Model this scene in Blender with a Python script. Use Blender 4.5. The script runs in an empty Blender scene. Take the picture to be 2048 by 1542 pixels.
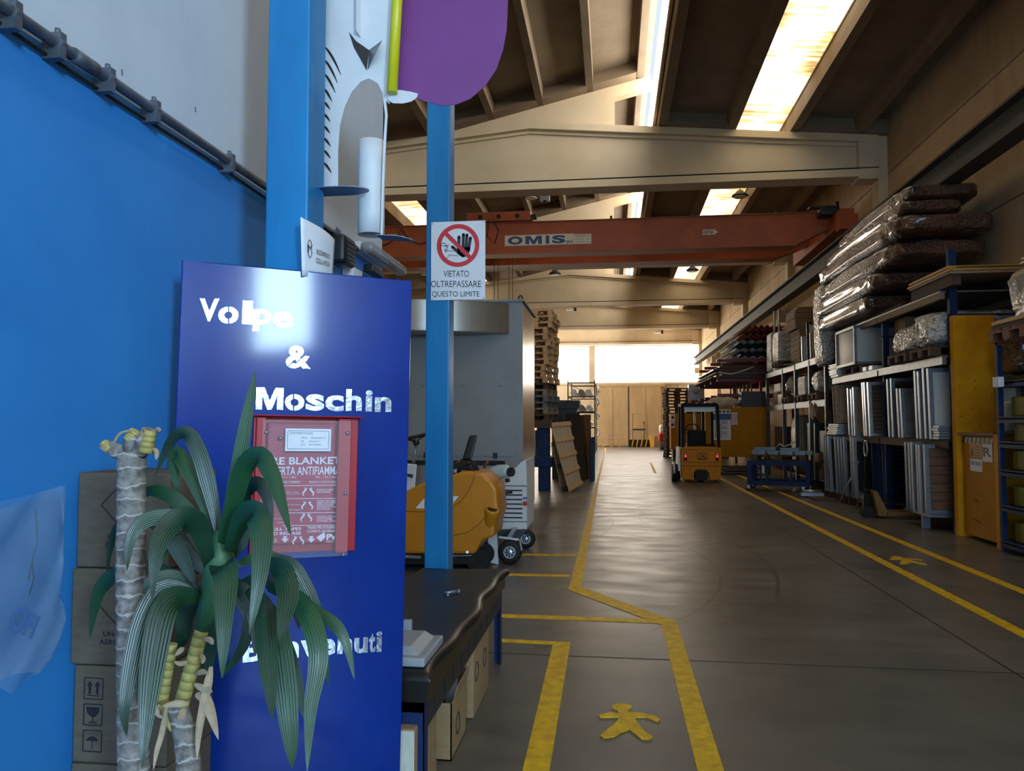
import bpy, math, random
from mathutils import Vector, Matrix, Euler

# ---------------------------------------------------------------- camera, world, lights, exposure
SC = bpy.context.scene
COL = SC.collection
FPX, CAMH = 1540.0, 1.55                       # focal length in pixels of the 2048 x 1542 frame, eye height
YAW = math.atan(201/math.hypot(FPX, 77)); PIT = math.atan(77/FPX)
FW = Vector((-math.sin(YAW)*math.cos(PIT), math.cos(YAW)*math.cos(PIT), math.sin(PIT)))
RT = Vector((math.cos(YAW), math.sin(YAW), 0)); UP = RT.cross(FW)
CAMP = Vector((0, 0, CAMH))
cam = bpy.data.cameras.new('camera'); cam.sensor_width = 36; cam.lens = 36*FPX/2048
cam.clip_start = 0.05; cam.clip_end = 300
camo = bpy.data.objects.new('camera', cam); COL.objects.link(camo)
camo.matrix_world = Matrix.Translation(CAMP) @ Matrix((RT, UP, -FW)).transposed().to_4x4()
SC.camera = camo

SC.view_settings.view_transform = 'Standard'; SC.view_settings.look = 'None'
SC.view_settings.exposure = 0.0; SC.view_settings.gamma = 1.0
SC.view_settings.use_curve_mapping = False

world = bpy.data.worlds.new('sky'); SC.world = world; world.use_nodes = True
world.node_tree.nodes['Background'].inputs[0].default_value = (0.75, 0.86, 1.0, 1)
world.node_tree.nodes['Background'].inputs[1].default_value = 1.0

def area(name, loc, direction, sx, sy, power, color):
    l = bpy.data.lights.new(name, 'AREA'); l.shape = 'RECTANGLE'; l.size = sx; l.size_y = sy
    l.energy = power; l.color = color
    o = bpy.data.objects.new(name, l); COL.objects.link(o); o.location = loc
    o.rotation_euler = Vector(direction).to_track_quat('-Z', 'Y').to_euler()
    return o
# daylight through the tall opening in the right wall, behind the camera
GY0, GY1, GZ0, GZ1 = -8.9, -6.6, 3.0, 4.9
area('opening_daylight', (6.35, (GY0+GY1)/2, (GZ0+GZ1)/2), (-1, 0, 0), GZ1-GZ0, GY1-GY0, 2200, (0.52, 0.77, 1.0))
area('gate_fill', (1.6, -10.3, 2.3), (0, 1, 0), 6.0, 4.4, 430, (0.55, 0.80, 1.0))   # cool fill, added as daylight from an unseen gate behind
WINDOW_STRENGTH, SIDE_FILL_STRENGTH, SKYLIGHT_STRENGTH, GLAZING_STRENGTH = 8.5, 22.0, 2.6, 10.0

# pixel of the frame -> point of the place, at a known depth, side distance or height
def ray(u, v): return FW + RT*((u-1024)/FPX) - UP*((v-771)/FPX)
def PY(u, v, Y): d = ray(u, v); return CAMP + d*(Y/d.y)
def PX(u, v, X): d = ray(u, v); return CAMP + d*(X/d.x)
def PZ(u, v, z=0.0): d = ray(u, v); return CAMP + d*((z-CAMH)/d.z)

# ---------------------------------------------------------------- helpers
def lin(c):
    if isinstance(c, str):
        c = tuple(int(c[i:i+2], 16)/255 for i in (0, 2, 4))
    return tuple(x/12.92 if x <= .04045 else ((x+.055)/1.055)**2.4 for x in c)

MATS = {}
def mat(name, c, rough=.6, metal=0, var=.12, scale=6, stretch=(1, 1, 1), bump=0, bscale=60, coat=0, alpha=1, c2=None, emit=0, spec=None, trans=0, bdist=.02):
    """procedural surface: base colour broken up by stretched noise, optional bump"""
    if name in MATS: return MATS[name]
    m = bpy.data.materials.new(name); m.use_nodes = True; nt = m.node_tree; N = nt.nodes; L = nt.links
    b = N['Principled BSDF']
    b.inputs['Roughness'].default_value = rough; b.inputs['Metallic'].default_value = metal
    b.inputs['Coat Weight'].default_value = coat; b.inputs['Coat Roughness'].default_value = .08
    b.inputs['Alpha'].default_value = alpha
    if trans: b.inputs['Transmission Weight'].default_value = trans
    if spec is not None: b.inputs['Specular IOR Level'].default_value = spec
    c = lin(c)
    tc = N.new('ShaderNodeTexCoord'); mp = N.new('ShaderNodeMapping'); mp.inputs['Scale'].default_value = stretch
    L.new(tc.outputs['Object'], mp.inputs['Vector'])
    nz = N.new('ShaderNodeTexNoise'); nz.inputs['Scale'].default_value = scale; nz.inputs['Detail'].default_value = 5
    nz.inputs['Roughness'].default_value = .65
    L.new(mp.outputs[0], nz.inputs['Vector'])
    r = N.new('ShaderNodeValToRGB'); r.color_ramp.elements[0].position = .32; r.color_ramp.elements[1].position = .68
    lo = lin(c2) if c2 else tuple(x*(1-var) for x in c)
    hi = c if c2 else tuple(min(1, x*(1+var)) for x in c)
    r.color_ramp.elements[0].color = (*lo, 1); r.color_ramp.elements[1].color = (*hi, 1)
    L.new(nz.outputs[0], r.inputs[0]); L.new(r.outputs[0], b.inputs['Base Color'])
    if emit:
        L.new(r.outputs[0], b.inputs['Emission Color']); b.inputs['Emission Strength'].default_value = emit
    if bump:
        n2 = N.new('ShaderNodeTexNoise'); n2.inputs['Scale'].default_value = bscale; n2.inputs['Detail'].default_value = 3
        L.new(mp.outputs[0], n2.inputs['Vector'])
        bp = N.new('ShaderNodeBump'); bp.inputs['Strength'].default_value = bump; bp.inputs['Distance'].default_value = bdist
        L.new(n2.outputs[0], bp.inputs['Height']); L.new(bp.outputs[0], b.inputs['Normal'])
    MATS[name] = m
    return m

_txt = {}
def text_geo(s, bold=0.0, space=1.0):
    k = (s, bold, space)
    if k in _txt: return _txt[k]
    if s == 'M' and bold >= .03:                 # heavy block M
        _txt[k] = ([(0,0),(0,1),(.30,1),(.5,.42),(.70,1),(1,1),(1,0),(.77,0),(.77,.62),(.58,0),(.42,0),(.23,.62),(.23,0)], [tuple(range(13))[::-1]])
        return _txt[k]
    cu = bpy.data.curves.new('t', 'FONT'); cu.body = s; cu.size = 1; cu.offset = bold; cu.space_character = space
    cu.resolution_u = 4; cu.fill_mode = 'FRONT'
    o = bpy.data.objects.new('t', cu); COL.objects.link(o)
    dg = bpy.context.evaluated_depsgraph_get(); dg.update()
    me = bpy.data.meshes.new_from_object(o.evaluated_get(dg))
    vs = [(v.co.x, v.co.y) for v in me.vertices]; fs = [tuple(p.vertices) for p in me.polygons]
    bpy.data.objects.remove(o); bpy.data.curves.remove(cu); bpy.data.meshes.remove(me)
    x0 = min(v[0] for v in vs); x1 = max(v[0] for v in vs); y0 = min(v[1] for v in vs); y1 = max(v[1] for v in vs)
    _txt[k] = ([((x-x0)/max(x1-x0, 1e-6), (y-y0)/max(y1-y0, 1e-6)) for x, y in vs], fs)
    return _txt[k]

class MB:
    """collects shapes; build() links them as ONE mesh object"""
    def __init__(s): s.v = []; s.f = []; s.m = []; s.sm = []
    def add(s, vs, fs, mi=0, smooth=False):
        b = len(s.v); s.v.extend(tuple(v) for v in vs)
        for f in fs: s.f.append(tuple(b+i for i in f)); s.m.append(mi); s.sm.append(smooth)
        return s
    def box(s, x0, x1, y0, y1, z0, z1, mi=0):
        return s.add([(x0,y0,z0),(x1,y0,z0),(x1,y1,z0),(x0,y1,z0),(x0,y0,z1),(x1,y0,z1),(x1,y1,z1),(x0,y1,z1)],
                     [(0,3,2,1),(4,5,6,7),(0,1,5,4),(1,2,6,5),(2,3,7,6),(3,0,4,7)], mi)
    def hexa(s, p, mi=0):                       # 8 corners, bottom ring then top ring
        return s.add(p, [(0,3,2,1),(4,5,6,7),(0,1,5,4),(1,2,6,5),(2,3,7,6),(3,0,4,7)], mi)
    def obox(s, c, size, rot=(0,0,0), mi=0):
        R = Euler(rot).to_matrix(); h = [x/2 for x in size]; c = Vector(c)
        P = [c+R@Vector((sx*h[0], sy*h[1], sz*h[2])) for sz in (-1,1) for sx, sy in ((-1,-1),(1,-1),(1,1),(-1,1))]
        return s.hexa(P, mi)
    def bar(s, a, b, w, h, mi=0, up=(0,0,1)):   # rectangular bar between two points
        a = Vector(a); b = Vector(b); d = (b-a).normalized(); u = Vector(up)
        if abs(d.dot(u)) > .98: u = Vector((0,1,0))
        r = d.cross(u).normalized()*w/2; u = r.cross(d).normalized()*h/2
        return s.hexa([a-r-u, a+r-u, b+r-u, b-r-u, a-r+u, a+r+u, b+r+u, b-r+u], mi)
    def tube(s, pts, r, n=10, mi=0, caps=True, smooth=True):
        pts = [Vector(p) for p in pts]; R = r if isinstance(r, (list, tuple)) else [r]*len(pts)
        vs = []; fs = []; ref = None
        for i, p in enumerate(pts):
            d = (pts[min(i+1, len(pts)-1)]-pts[max(i-1, 0)]).normalized()
            if ref is None:
                ref = Vector((0,0,1)) if abs(d.z) < .9 else Vector((1,0,0))
            a = d.cross(ref).normalized(); b = a.cross(d).normalized(); ref = b
            for k in range(n):
                t = 2*math.pi*k/n; vs.append(p+a*math.cos(t)*R[i]+b*math.sin(t)*R[i])
        for i in range(len(pts)-1):
            for k in range(n): fs.append((i*n+k, i*n+(k+1)%n, (i+1)*n+(k+1)%n, (i+1)*n+k))
        s.add(vs, fs, mi, smooth)
        if caps:
            b = len(s.v)-len(vs)
            s.f.append(tuple(b+k for k in range(n))[::-1]); s.m.append(mi); s.sm.append(False)
            e = b+(len(pts)-1)*n
            s.f.append(tuple(e+k for k in range(n))); s.m.append(mi); s.sm.append(False)
        return s
    def cyl(s, a, b, r, n=16, mi=0, r2=None): return s.tube([a, b], [r, r if r2 is None else r2], n, mi)
    def lathe(s, c, prof, axis=(0,0,1), n=20, mi=0):   # prof: (radius, height) along axis
        ax = Vector(axis).normalized(); x = ax.orthogonal().normalized(); y = ax.cross(x); c = Vector(c)
        vs = [c+ax*h+(x*math.cos(2*math.pi*k/n)+y*math.sin(2*math.pi*k/n))*r for r, h in prof for k in range(n)]
        fs = [(i*n+k, i*n+(k+1)%n, (i+1)*n+(k+1)%n, (i+1)*n+k) for i in range(len(prof)-1) for k in range(n)]
        s.add(vs, fs, mi, True); b = len(s.v)-len(vs)
        s.f.append(tuple(b+k for k in range(n))[::-1]); s.m.append(mi); s.sm.append(False)
        e = b+(len(prof)-1)*n; s.f.append(tuple(e+k for k in range(n))); s.m.append(mi); s.sm.append(False)
        return s
    def prism(s, poly, depth, mi=0, smooth=False):     # poly: 3-D outline, depth: vector
        n = len(poly); d = Vector(depth); P = [Vector(p) for p in poly]
        s.add(P+[p+d for p in P], [tuple(range(n))[::-1], tuple(range(n, 2*n))], mi)
        b = len(s.v)-2*n
        for i in range(n): s.f.append((b+i, b+(i+1)%n, b+n+(i+1)%n, b+n+i)); s.m.append(mi); s.sm.append(smooth)
        return s
    def grid(s, fn, nu, nv, mi=0, smooth=True, closed=False):
        vs = [fn(i/nu, j/nv) for j in range(nv+1) for i in range(nu+(0 if closed else 1))]
        w = nu if closed else nu+1
        fs = [(j*w+i, j*w+(i+1)%w, (j+1)*w+(i+1)%w, (j+1)*w+i) for j in range(nv) for i in range(nu)]
        return s.add(vs, fs, mi, smooth)
    def text(s, t, o, ux, uy, mi=0, bold=0.0, space=1.0):  # glyphs mapped onto the rectangle o, ux, uy
        vs, fs = text_geo(t, bold, space); o = Vector(o); ux = Vector(ux); uy = Vector(uy)
        return s.add([o+ux*x+uy*y for x, y in vs], fs, mi)
    def rbox(s, c, size, rot=(0,0,0), r=.02, k=3, mi=0):   # box with rounded edges
        R = Euler(rot).to_matrix(); c = Vector(c); h = [x/2 for x in size]; r = min(r, *h)
        n = 2*k+2
        def pt(ax, sg, i, j):
            a = -1+2*i/(n-1); b = -1+2*j/(n-1)
            return ax, sg, a, b
        seq = [-1.0]*1
        prm = [(-1, t/k) for t in range(k+1)]+[(1, t/k) for t in range(k+1)]
        for ax in range(3):
            for sg in (-1, 1):
                vs = []
                for (sj, tj) in prm:
                    for (si, ti) in prm:
                        q = [0, 0, 0]; q[ax] = sg*1.0
                        ai = (ax+1) % 3; aj = (ax+2) % 3
                        ui = math.tan((ti if si > 0 else 1-ti)*math.pi/4)*si; uj = math.tan((tj if sj > 0 else 1-tj)*math.pi/4)*sj
                        q[ai] = ui; q[aj] = uj
                        d = Vector(q).normalized()*r
                        core = [0, 0, 0]; core[ax] = sg*(h[ax]-r); core[ai] = si*(h[ai]-r); core[aj] = sj*(h[aj]-r)
                        vs.append(c+R@(Vector(core)+d))
                fs = []
                for j in range(n-1):
                    for i in range(n-1):
                        f = (j*n+i, j*n+i+1, (j+1)*n+i+1, (j+1)*n+i)
                        fs.append(f if sg > 0 else f[::-1])
                s.add(vs, fs, mi, True)
        return s
    def build(s, name, mats, parent=None, local=False, bevel=0, kind=None, label=None, subsurf=0, solid=0):
        me = bpy.data.meshes.new(name); me.from_pydata(s.v, [], s.f)
        if not isinstance(mats, (list, tuple)): mats = [mats]
        for m in mats: me.materials.append(m)
        me.polygons.foreach_set('material_index', s.m); me.polygons.foreach_set('use_smooth', s.sm); me.update()
        o = bpy.data.objects.new(name, me); COL.objects.link(o)
        if parent is not None:
            o.parent = parent
            if not local:
                off = Vector((0, 0, 0)); p = parent
                while p is not None: off += p.location; p = p.parent
                o.location = -off
        if bevel:
            b = o.modifiers.new('bevel', 'BEVEL'); b.width = bevel; b.segments = 2; b.limit_method = 'ANGLE'; b.angle_limit = .6
        if subsurf:
            b = o.modifiers.new('sub', 'SUBSURF'); b.levels = subsurf; b.render_levels = subsurf
        if solid:
            b = o.modifiers.new('solid', 'SOLIDIFY'); b.thickness = solid; b.offset = 0
        if kind: o['kind'] = kind
        if label: o['label'] = label
        return o

def tag(o, label, cat, group=None):
    o['label'] = label; o['category'] = cat
    if group: o['group'] = group
    return o
def thing(name, label, cat, loc=(0, 0, 0), rz=0, group=None):
    o = bpy.data.objects.new(name, None); COL.objects.link(o); o.location = loc; o.rotation_euler = (0, 0, rz)
    o.empty_display_size = .2
    return tag(o, label, cat, group)
def dup(root, loc, rz=None, label=None, group=None):
    def cp(o, parent):
        c = o.copy(); COL.objects.link(c)
        if parent is not None: c.parent = parent
        for ch in list(o.children): cp(ch, c)
        return c
    r = cp(root, None); r.location = loc
    if rz is not None: r.rotation_euler = (0, 0, rz)
    if label: r['label'] = label
    if group: r['group'] = group
    return r
def struct(o): o['kind'] = 'structure'; return o

# ---------------------------------------------------------------- materials of the setting
def floor_material():
    m = bpy.data.materials.new('concrete_floor'); m.use_nodes = True; N = m.node_tree.nodes; L = m.node_tree.links
    b = N['Principled BSDF']; tc = N.new('ShaderNodeTexCoord')
    def noise(scale, detail, st=(1,1,1)):
        mp = N.new('ShaderNodeMapping'); mp.inputs['Scale'].default_value = st; L.new(tc.outputs['Object'], mp.inputs[0])
        n = N.new('ShaderNodeTexNoise'); n.inputs['Scale'].default_value = scale; n.inputs['Detail'].default_value = detail
        n.inputs['Roughness'].default_value = .6; L.new(mp.outputs[0], n.inputs['Vector']); return n
    n1 = noise(.55, 8); n2 = noise(1.7, 7, (.8, 1.9, 1)); n3 = noise(45, 4)
    r1 = N.new('ShaderNodeValToRGB'); e = r1.color_ramp.elements
    e[0].position = .3; e[0].color = (*lin('4a4743'), 1); e[1].position = .72; e[1].color = (*lin('726e68'), 1)
    L.new(n1.outputs[0], r1.inputs[0])
    r2 = N.new('ShaderNodeValToRGB'); e = r2.color_ramp.elements
    e[0].position = .3; e[0].color = (.72, .72, .72, 1); e[1].position = .62; e[1].color = (1, 1, 1, 1)
    L.new(n2.outputs[0], r2.inputs[0])
    mx = N.new('ShaderNodeMix'); mx.data_type = 'RGBA'; mx.blend_type = 'MULTIPLY'; mx.inputs[0].default_value = .75
    L.new(r1.outputs[0], mx.inputs[6]); L.new(r2.outputs[0], mx.inputs[7]); 
    # whitish chalky stains in a few places
    n4 = noise(1.1, 10, (1, 2.4, 1)); r4 = N.new('ShaderNodeValToRGB'); e = r4.color_ramp.elements
    e[0].position = .70; e[0].color = (0, 0, 0, 1); e[1].position = .9; e[1].color = (.5, .5, .5, 1); L.new(n4.outputs[0], r4.inputs[0])
    m2 = N.new('ShaderNodeMix'); m2.data_type = 'RGBA'; L.new(r4.outputs[0], m2.inputs[0]); L.new(mx.outputs[2], m2.inputs[6])
    m2.inputs[7].default_value = (*lin('aca79f'), 1)
    L.new(m2.outputs[2], b.inputs['Base Color'])
    mr = N.new('ShaderNodeMapRange'); mr.inputs[1].default_value = .3; mr.inputs[2].default_value = .7
    mr.inputs[3].default_value = .27; mr.inputs[4].default_value = .44; L.new(n2.outputs[0], mr.inputs[0]); L.new(mr.outputs[0], b.inputs['Roughness'])
    bp = N.new('ShaderNodeBump'); bp.inputs['Strength'].default_value = .12; bp.inputs['Distance'].default_value = .004
    L.new(n3.outputs[0], bp.inputs['Height']); L.new(bp.outputs[0], b.inputs['Normal'])
    return m
def skylight_material():
    m = bpy.data.materials.new('fibreglass_skylight'); m.use_nodes = True; N = m.node_tree.nodes; L = m.node_tree.links
    b = N['Principled BSDF']; tc = N.new('ShaderNodeTexCoord')
    def noise(scale, st, d=4):
        mp = N.new('ShaderNodeMapping'); mp.inputs['Scale'].default_value = st; L.new(tc.outputs['Object'], mp.inputs[0])
        n = N.new('ShaderNodeTexNoise'); n.inputs['Scale'].default_value = scale; n.inputs['Detail'].default_value = d; L.new(mp.outputs[0], n.inputs['Vector']); return n
    a = noise(1.8, (.5, 5.5, 1)); c = noise(1.0, (1.2, .9, 1), 6)
    ad = N.new('ShaderNodeMath'); ad.operation = 'ADD'; L.new(a.outputs[0], ad.inputs[0]); L.new(c.outputs[0], ad.inputs[1])
    r = N.new('ShaderNodeValToRGB'); e = r.color_ramp.elements; e[0].position = .38; e[0].color = (.28, .15, .05, 1)
    e[1].position = .56; e[1].color = (1, .90, .70, 1)
    k = r.color_ramp.elements.new(.455); k.color = (.66, .44, .18, 1)
    hf = N.new('ShaderNodeMath'); hf.operation = 'MULTIPLY'; hf.inputs[1].default_value = .5; L.new(ad.outputs[0], hf.inputs[0]); L.new(hf.outputs[0], r.inputs[0]); b.inputs['Base Color'].default_value = (.5, .45, .35, 1)
    L.new(r.outputs[0], b.inputs['Emission Color']); b.inputs['Emission Strength'].default_value = SKYLIGHT_STRENGTH
    return m
M_FLOOR = floor_material(); M_SKY = skylight_material()
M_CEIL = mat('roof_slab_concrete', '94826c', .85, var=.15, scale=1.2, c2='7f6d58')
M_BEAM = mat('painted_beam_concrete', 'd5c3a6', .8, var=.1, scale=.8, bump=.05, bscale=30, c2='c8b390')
M_WALLR = mat('precast_wall_concrete', 'c4ab86', .85, scale=.9, c2='a98f6c', bump=.06, bscale=18, stretch=(1, 1, .4))
M_WALLEND = mat('pale_wall_panel', 'cdbfa8', .8, scale=.9, c2='b5a68d')
M_BLUEW = mat('blue_wall_paint', '2f86d2', .5, scale=2.5, c2='2a7dc8', bump=.03, bscale=90)
M_WHITEW = mat('white_wall_paint', 'c6d0dc', .6, scale=2.5, c2='bbc6d3', bump=.03, bscale=90)
M_YLINE = mat('yellow_floor_paint', 'ecc414', .55, spec=.25, scale=13, c2='b8931c', stretch=(1, 1, 1))
M_DARK = mat('dark_gap', '141414', .7)
# ---------------------------------------------------------------- the setting: floor, walls, roof
XL, XR, YB, YE, NB = -9.9, 6.1, -10.0, 54.0, 6
PWX, PWY = -1.6, 5.2                            # partition wall beside the camera
f = MB().box(XL-.3, XR+.3, YB-.3, YE+1.2, -.2, 0)
floor = struct(f.build('floor', M_FLOOR))
LIFT = [0]
def paint(name, quads, z=.002):
    b = MB()
    for k, q in enumerate(quads): b.prism([Vector((p[0], p[1], .0005)) for p in q], (0, 0, z+.0007*(k % 3)+LIFT[0]))
    LIFT[0] += .0002
    return b.build(name, M_YLINE, floor, kind='structure')
def px(*pts): return [PZ(u, v) for u, v in pts]
paint('walkway_line', [px((1395,1542),(1448,1542),(1353,1243),(1323,1250)), px((1323,1250),(1353,1243),(1163,1174.5),(1137,1180)),
      [(-.386, 7.42), (-.29, 7.5), (-.372, 40), (-.465, 40)] if False else px((1137,1180),(1163,1174.5),(1199.5,955),(1195,955)),
      [PZ(1195,955), PZ(1199.5,955), Vector((-.40, 50, 0)), Vector((-.50, 50, 0))],
      [PZ(1395,1542), PZ(1448,1542), Vector((.72, 1.0, 0)), Vector((.60, 1.0, 0))]])
paint('bay_line', [px((1045,1542),(1099,1542),(1141,1285),(1106.5,1285)), px((998,1278),(1141,1285),(1140,1291),(998,1284)),
      [PZ(1045,1542), PZ(1099,1542), Vector((-.18, 1, 0)), Vector((-.29, 1, 0))]])
paint('bay_line', [px((1000,1228.5),(1320,1239),(1325,1247),(1000,1235))])
paint('bay_line', [px((1000,1147),(1141,1150),(1140,1154),(1000,1151))])
paint('bay_line', [px((1040,1108),(1153,1109),(1152,1112),(1040,1111))])
paint('edge_line', [[(2.93, 2.5), (3.04, 2.5), (3.12, 30), (3.01, 30)]])
paint('edge_line', [[(3.70, 2.5), (3.81, 2.5), (3.81, 30), (3.70, 30)]])
paint('guide_line', [px((1299,925),(1303,925),(1314,947),(1308,947))])
def man(S):
    head = [S(547+38*math.cos(t), 961+13*math.sin(t)) for t in [i*math.pi/8 for i in range(16)]]
    body = [S(532,972), S(560,972), S(590,985), S(600,1010), S(630,1050), S(665,1073), S(650,1083), S(620,1080), S(575,1045), S(545,1055), S(520,1072), S(480,1077), S(466,1067), S(490,1048), S(520,1025), S(540,1000)]
    arm1 = [S(540,985), S(545,1000), S(500,1000), S(466,1000), S(461,992), S(500,982)]
    arm2 = [S(575,980), S(620,982), S(665,992), S(692,1008), S(680,1017), S(640,1000), S(590,1000)]
    return [[Vector((p.x, p.y, 0)) for p in q] for q in (head, body, arm1, arm2)]
def zz(x, y): return PZ(950+x*.5361, 900+y*.5361)
paint('walking_figure', man(zz))
c0 = Vector((.12, 4.15, 0)); c1 = Vector((3.36, 9.35, 0))
paint('walking_figure', man(lambda x, y: c1+(zz(x, y)-c0)*1.12))
jm = MB().box(2.47, 2.485, YB, 30, 0, .0012).box(-1.5, XR, 5.236, 5.247, 0, .0012).box(-8, XR, 14.2, 14.212, 0, .0012).box(-8, XR, 23.2, 23.215, 0, .0012)
jm.build('joint_line', M_DARK, floor, kind='structure')
# dark tyre marks
M_TYRE = mat('tyre_mark', '3a3532', .35, scale=12, c2='4a443f')
for k, (cx, cy, r, a0, a1, w) in enumerate([(-1.2, 8.6, 2.3, -50, 22, .035), (-1.0, 9.0, 2.7, -25, 25, .03), (3.6, 13.5, 3.2, 150, 200, .03), (-3.4, 12.5, 3.4, -20, 12, .03)]):
    t = MB()
    A = [math.radians(a0+(a1-a0)*i/24) for i in range(25)]
    for i in range(24):
        p = [(cx+(r+d)*math.cos(a), cy+(r*1.5+d)*math.sin(a), .0006) for a, d in ((A[i], -w/2), (A[i], w/2), (A[i+1], w/2), (A[i+1], -w/2))]
        t.add([Vector(q) for q in p], [(0, 1, 2, 3)])
    t.build('tyre_mark', M_TYRE, floor, kind='structure')

# partition wall, blue below and white above
b = MB().box(PWX-.2, PWX, YB, PWY, 0, 2.63, 0).box(PWX-.2, PWX, YB, PWY, 2.63, 4.9, 1)
b.box(XL, PWX-.2, PWY-.2, PWY, 0, 4.9, 1).box(XL, PWX, YB, PWY, 4.9, 5.05, 1)
struct(b.build('wall_left', [M_BLUEW, M_WHITEW]))
for k, pts in enumerate(([(1.975, 1.31), (1.985, 1.22), (1.965, 1.16), (1.955, 1.12)], [(1.968, 1.17), (1.975, 1.12), (1.962, 1.08)], [(1.93, 1.05), (1.94, 1.035)], [(2.30, 2.72), (2.303, 2.70)], [(2.75, 2.78), (2.752, 2.76)])):
    MB().tube([(PWX+.001, y, z) for y, z in pts], .0016, 5).build('wall_scuff', M_DARK, bpy.data.objects['wall_left'], kind='structure')
struct(MB().box(XL-.25, XL, YB, 45.5, 0, 10).box(XL-.25, XL, 45.5, YE+.3, 0, 3.0).box(XL-.25, XL, 45.5, YE+.3, 6.8, 10).box(XL-.25, XL, 53.4, YE+.3, 3, 6.8).build('wall_far_left', M_WALLR))
MB().box(XL-.2, XL-.17, 45.5, 53.4, 3.0, 6.8).build('window_3', mat('fill_window_pane', 'fff3e0', .5, var=.01, emit=SIDE_FILL_STRENGTH), kind='structure')  # unseen side window, added to brighten the end bay
# wall behind the camera, with the opening added for the gate fill
struct(MB().box(XL, -1.4, YB-.2, YB, 0, 10.6).box(4.6, XR, YB-.2, YB, 0, 10.6).box(-1.4, 4.6, YB-.2, YB, 4.5, 10.6).build('wall_back', M_WHITEW))
# right wall: stacked precast panels, columns at every frame
b = MB().box(XR+.06, XR+.2, GY1, YE, 0, 10).box(XR+.06, XR+.2, YB, GY0, 0, 10).box(XR+.06, XR+.2, GY0, GY1, 0, GZ0).box(XR+.06, XR+.2, GY0, GY1, GZ1, 10)
for n in range(-1, NB):
    y0, y1 = max(GY1, 9*n), 9*n+9
    for z0, z1 in ((0, 2.5), (2.5, 4.99), (4.99, 7.1), (7.1, 9.2)):
        b.box(XR, XR+.1, y0+.02, y1-.02, z0+.012, z1-.012)
struct(b.build('wall_right', M_WALLR))
for n in range(0, NB+1):
    c = MB().box(5.9, XR, 9*n-.22, 9*n+.22, 0, 8.0).box(5.62, 5.9, 9*n-.18, 9*n+.18, 5.02, 5.4)
    c.build('wall_column', M_BEAM, kind='structure')

# roof
def zflange(X): return 8.67-.09*abs(X+1.9)
def zmon(X): return 9.69-.232*(.95-X)
T = .38
for n in range(-2, NB):
    y0, y1 = max(YB, 9*n), 9*n+9
    s = MB()
    def slab(xa, xb, za, zb, t=.12):
        s.hexa([(xa,y0,za),(xb,y0,zb),(xb,y1,zb),(xa,y1,za),(xa,y0,za+t),(xb,y0,zb+t),(xb,y1,zb+t),(xa,y1,za+t)])
    R = lambda X: zflange(X)+T
    slab(1.07, 2.82, R(1.07), R(2.82)); slab(4.0, XR+.3, R(4.0), R(XR+.3))
    slab(-4.3, .95, zmon(-4.3)+T, zmon(.95)+T)
    slab(XL-.2, -6.95, R(XL), R(-6.95)); slab(-5.85, -4.3, R(-5.85), R(-4.3))
    def rib(X, zf, w=.13):
        s.hexa([(X-w/2,y0,zf),(X+w/2,y0,zf),(X+w/2*1.3,y1,zf),(X-w/2*1.3,y1,zf)]+[(X-w*.65,y0,zf+T),(X+w*.65,y0,zf+T),(X+w*.65,y1,zf+T),(X-w*.65,y1,zf+T)])
    for X in (1.2, 2.74, 4.12, 5.5): rib(X, zflange(X)+.02, .16)
    for X in (-2.82, -1.65, -.48, .7): rib(X, zmon(X)+.01)
    for X in (-4.25, -5.77, -7.03, -8.5): rib(X, zflange(X)+.02, .16)
    # end closures of the slabs over each frame
    for xa, xb in ((1.28, 2.66), (4.2, 5.42), (5.58, 6.1)):
        s.hexa([(xa,y1-.42,zflange(xa)),(xb,y1-.42,zflange(xb)),(xb,y1,zflange(xb)),(xa,y1,zflange(xa)),(xa,y1-.22,R(xa)),(xb,y1-.22,R(xb)),(xb,y1,R(xb)),(xa,y1,R(xa))])
    for xa, xb in ((-4.2,-2.9), (-2.75,-1.72), (-1.58,-.55), (-.41,.6)):
        s.hexa([(xa,y1-.5,zmon(xa)),(xb,y1-.5,zmon(xb)),(xb,y1,zmon(xb)),(xa,y1,zmon(xa)),(xa,y1-.25,zmon(xa)+T),(xb,y1-.25,zmon(xb)+T),(xb,y1,zmon(xb)+T),(xa,y1,zmon(xa)+T)])
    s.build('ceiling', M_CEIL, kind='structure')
    for nm, xa, xb in (('right', 2.82, 4.0), ('left', -6.95, -5.85)):
        k = MB().hexa([(xa,y0+.05,R(xa)+.04),(xb,y0+.05,R(xb)+.04),(xb,y1-.05,R(xb)+.04),(xa,y1-.05,R(xa)+.04),(xa,y0+.05,R(xa)+.07),(xb,y0+.05,R(xb)+.07),(xb,y1-.05,R(xb)+.07),(xa,y1-.05,R(xa)+.07)])
        k.build('window_skylight', M_SKY, kind='structure')
    g = MB().box(1.05, 1.08, y0+.05, y1-.05, R(1.07)+.1, zmon(.95)+T)
    g.build('window_clerestory', mat('clerestory_glass', 'fffaf0', .4, var=.02, emit=GLAZING_STRENGTH), kind='structure')
    g = MB().box(1.02, 1.07, y0, y1, R(1.07)-.05, R(1.07)+.1)
    for j in range(4): g.box(1.03, 1.06, y0+j*2.25+1.1, y0+j*2.25+1.16, R(1.07)+.1, zmon(.95)+T)
    g.build('window_frame', M_BEAM, kind='structure')
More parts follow.
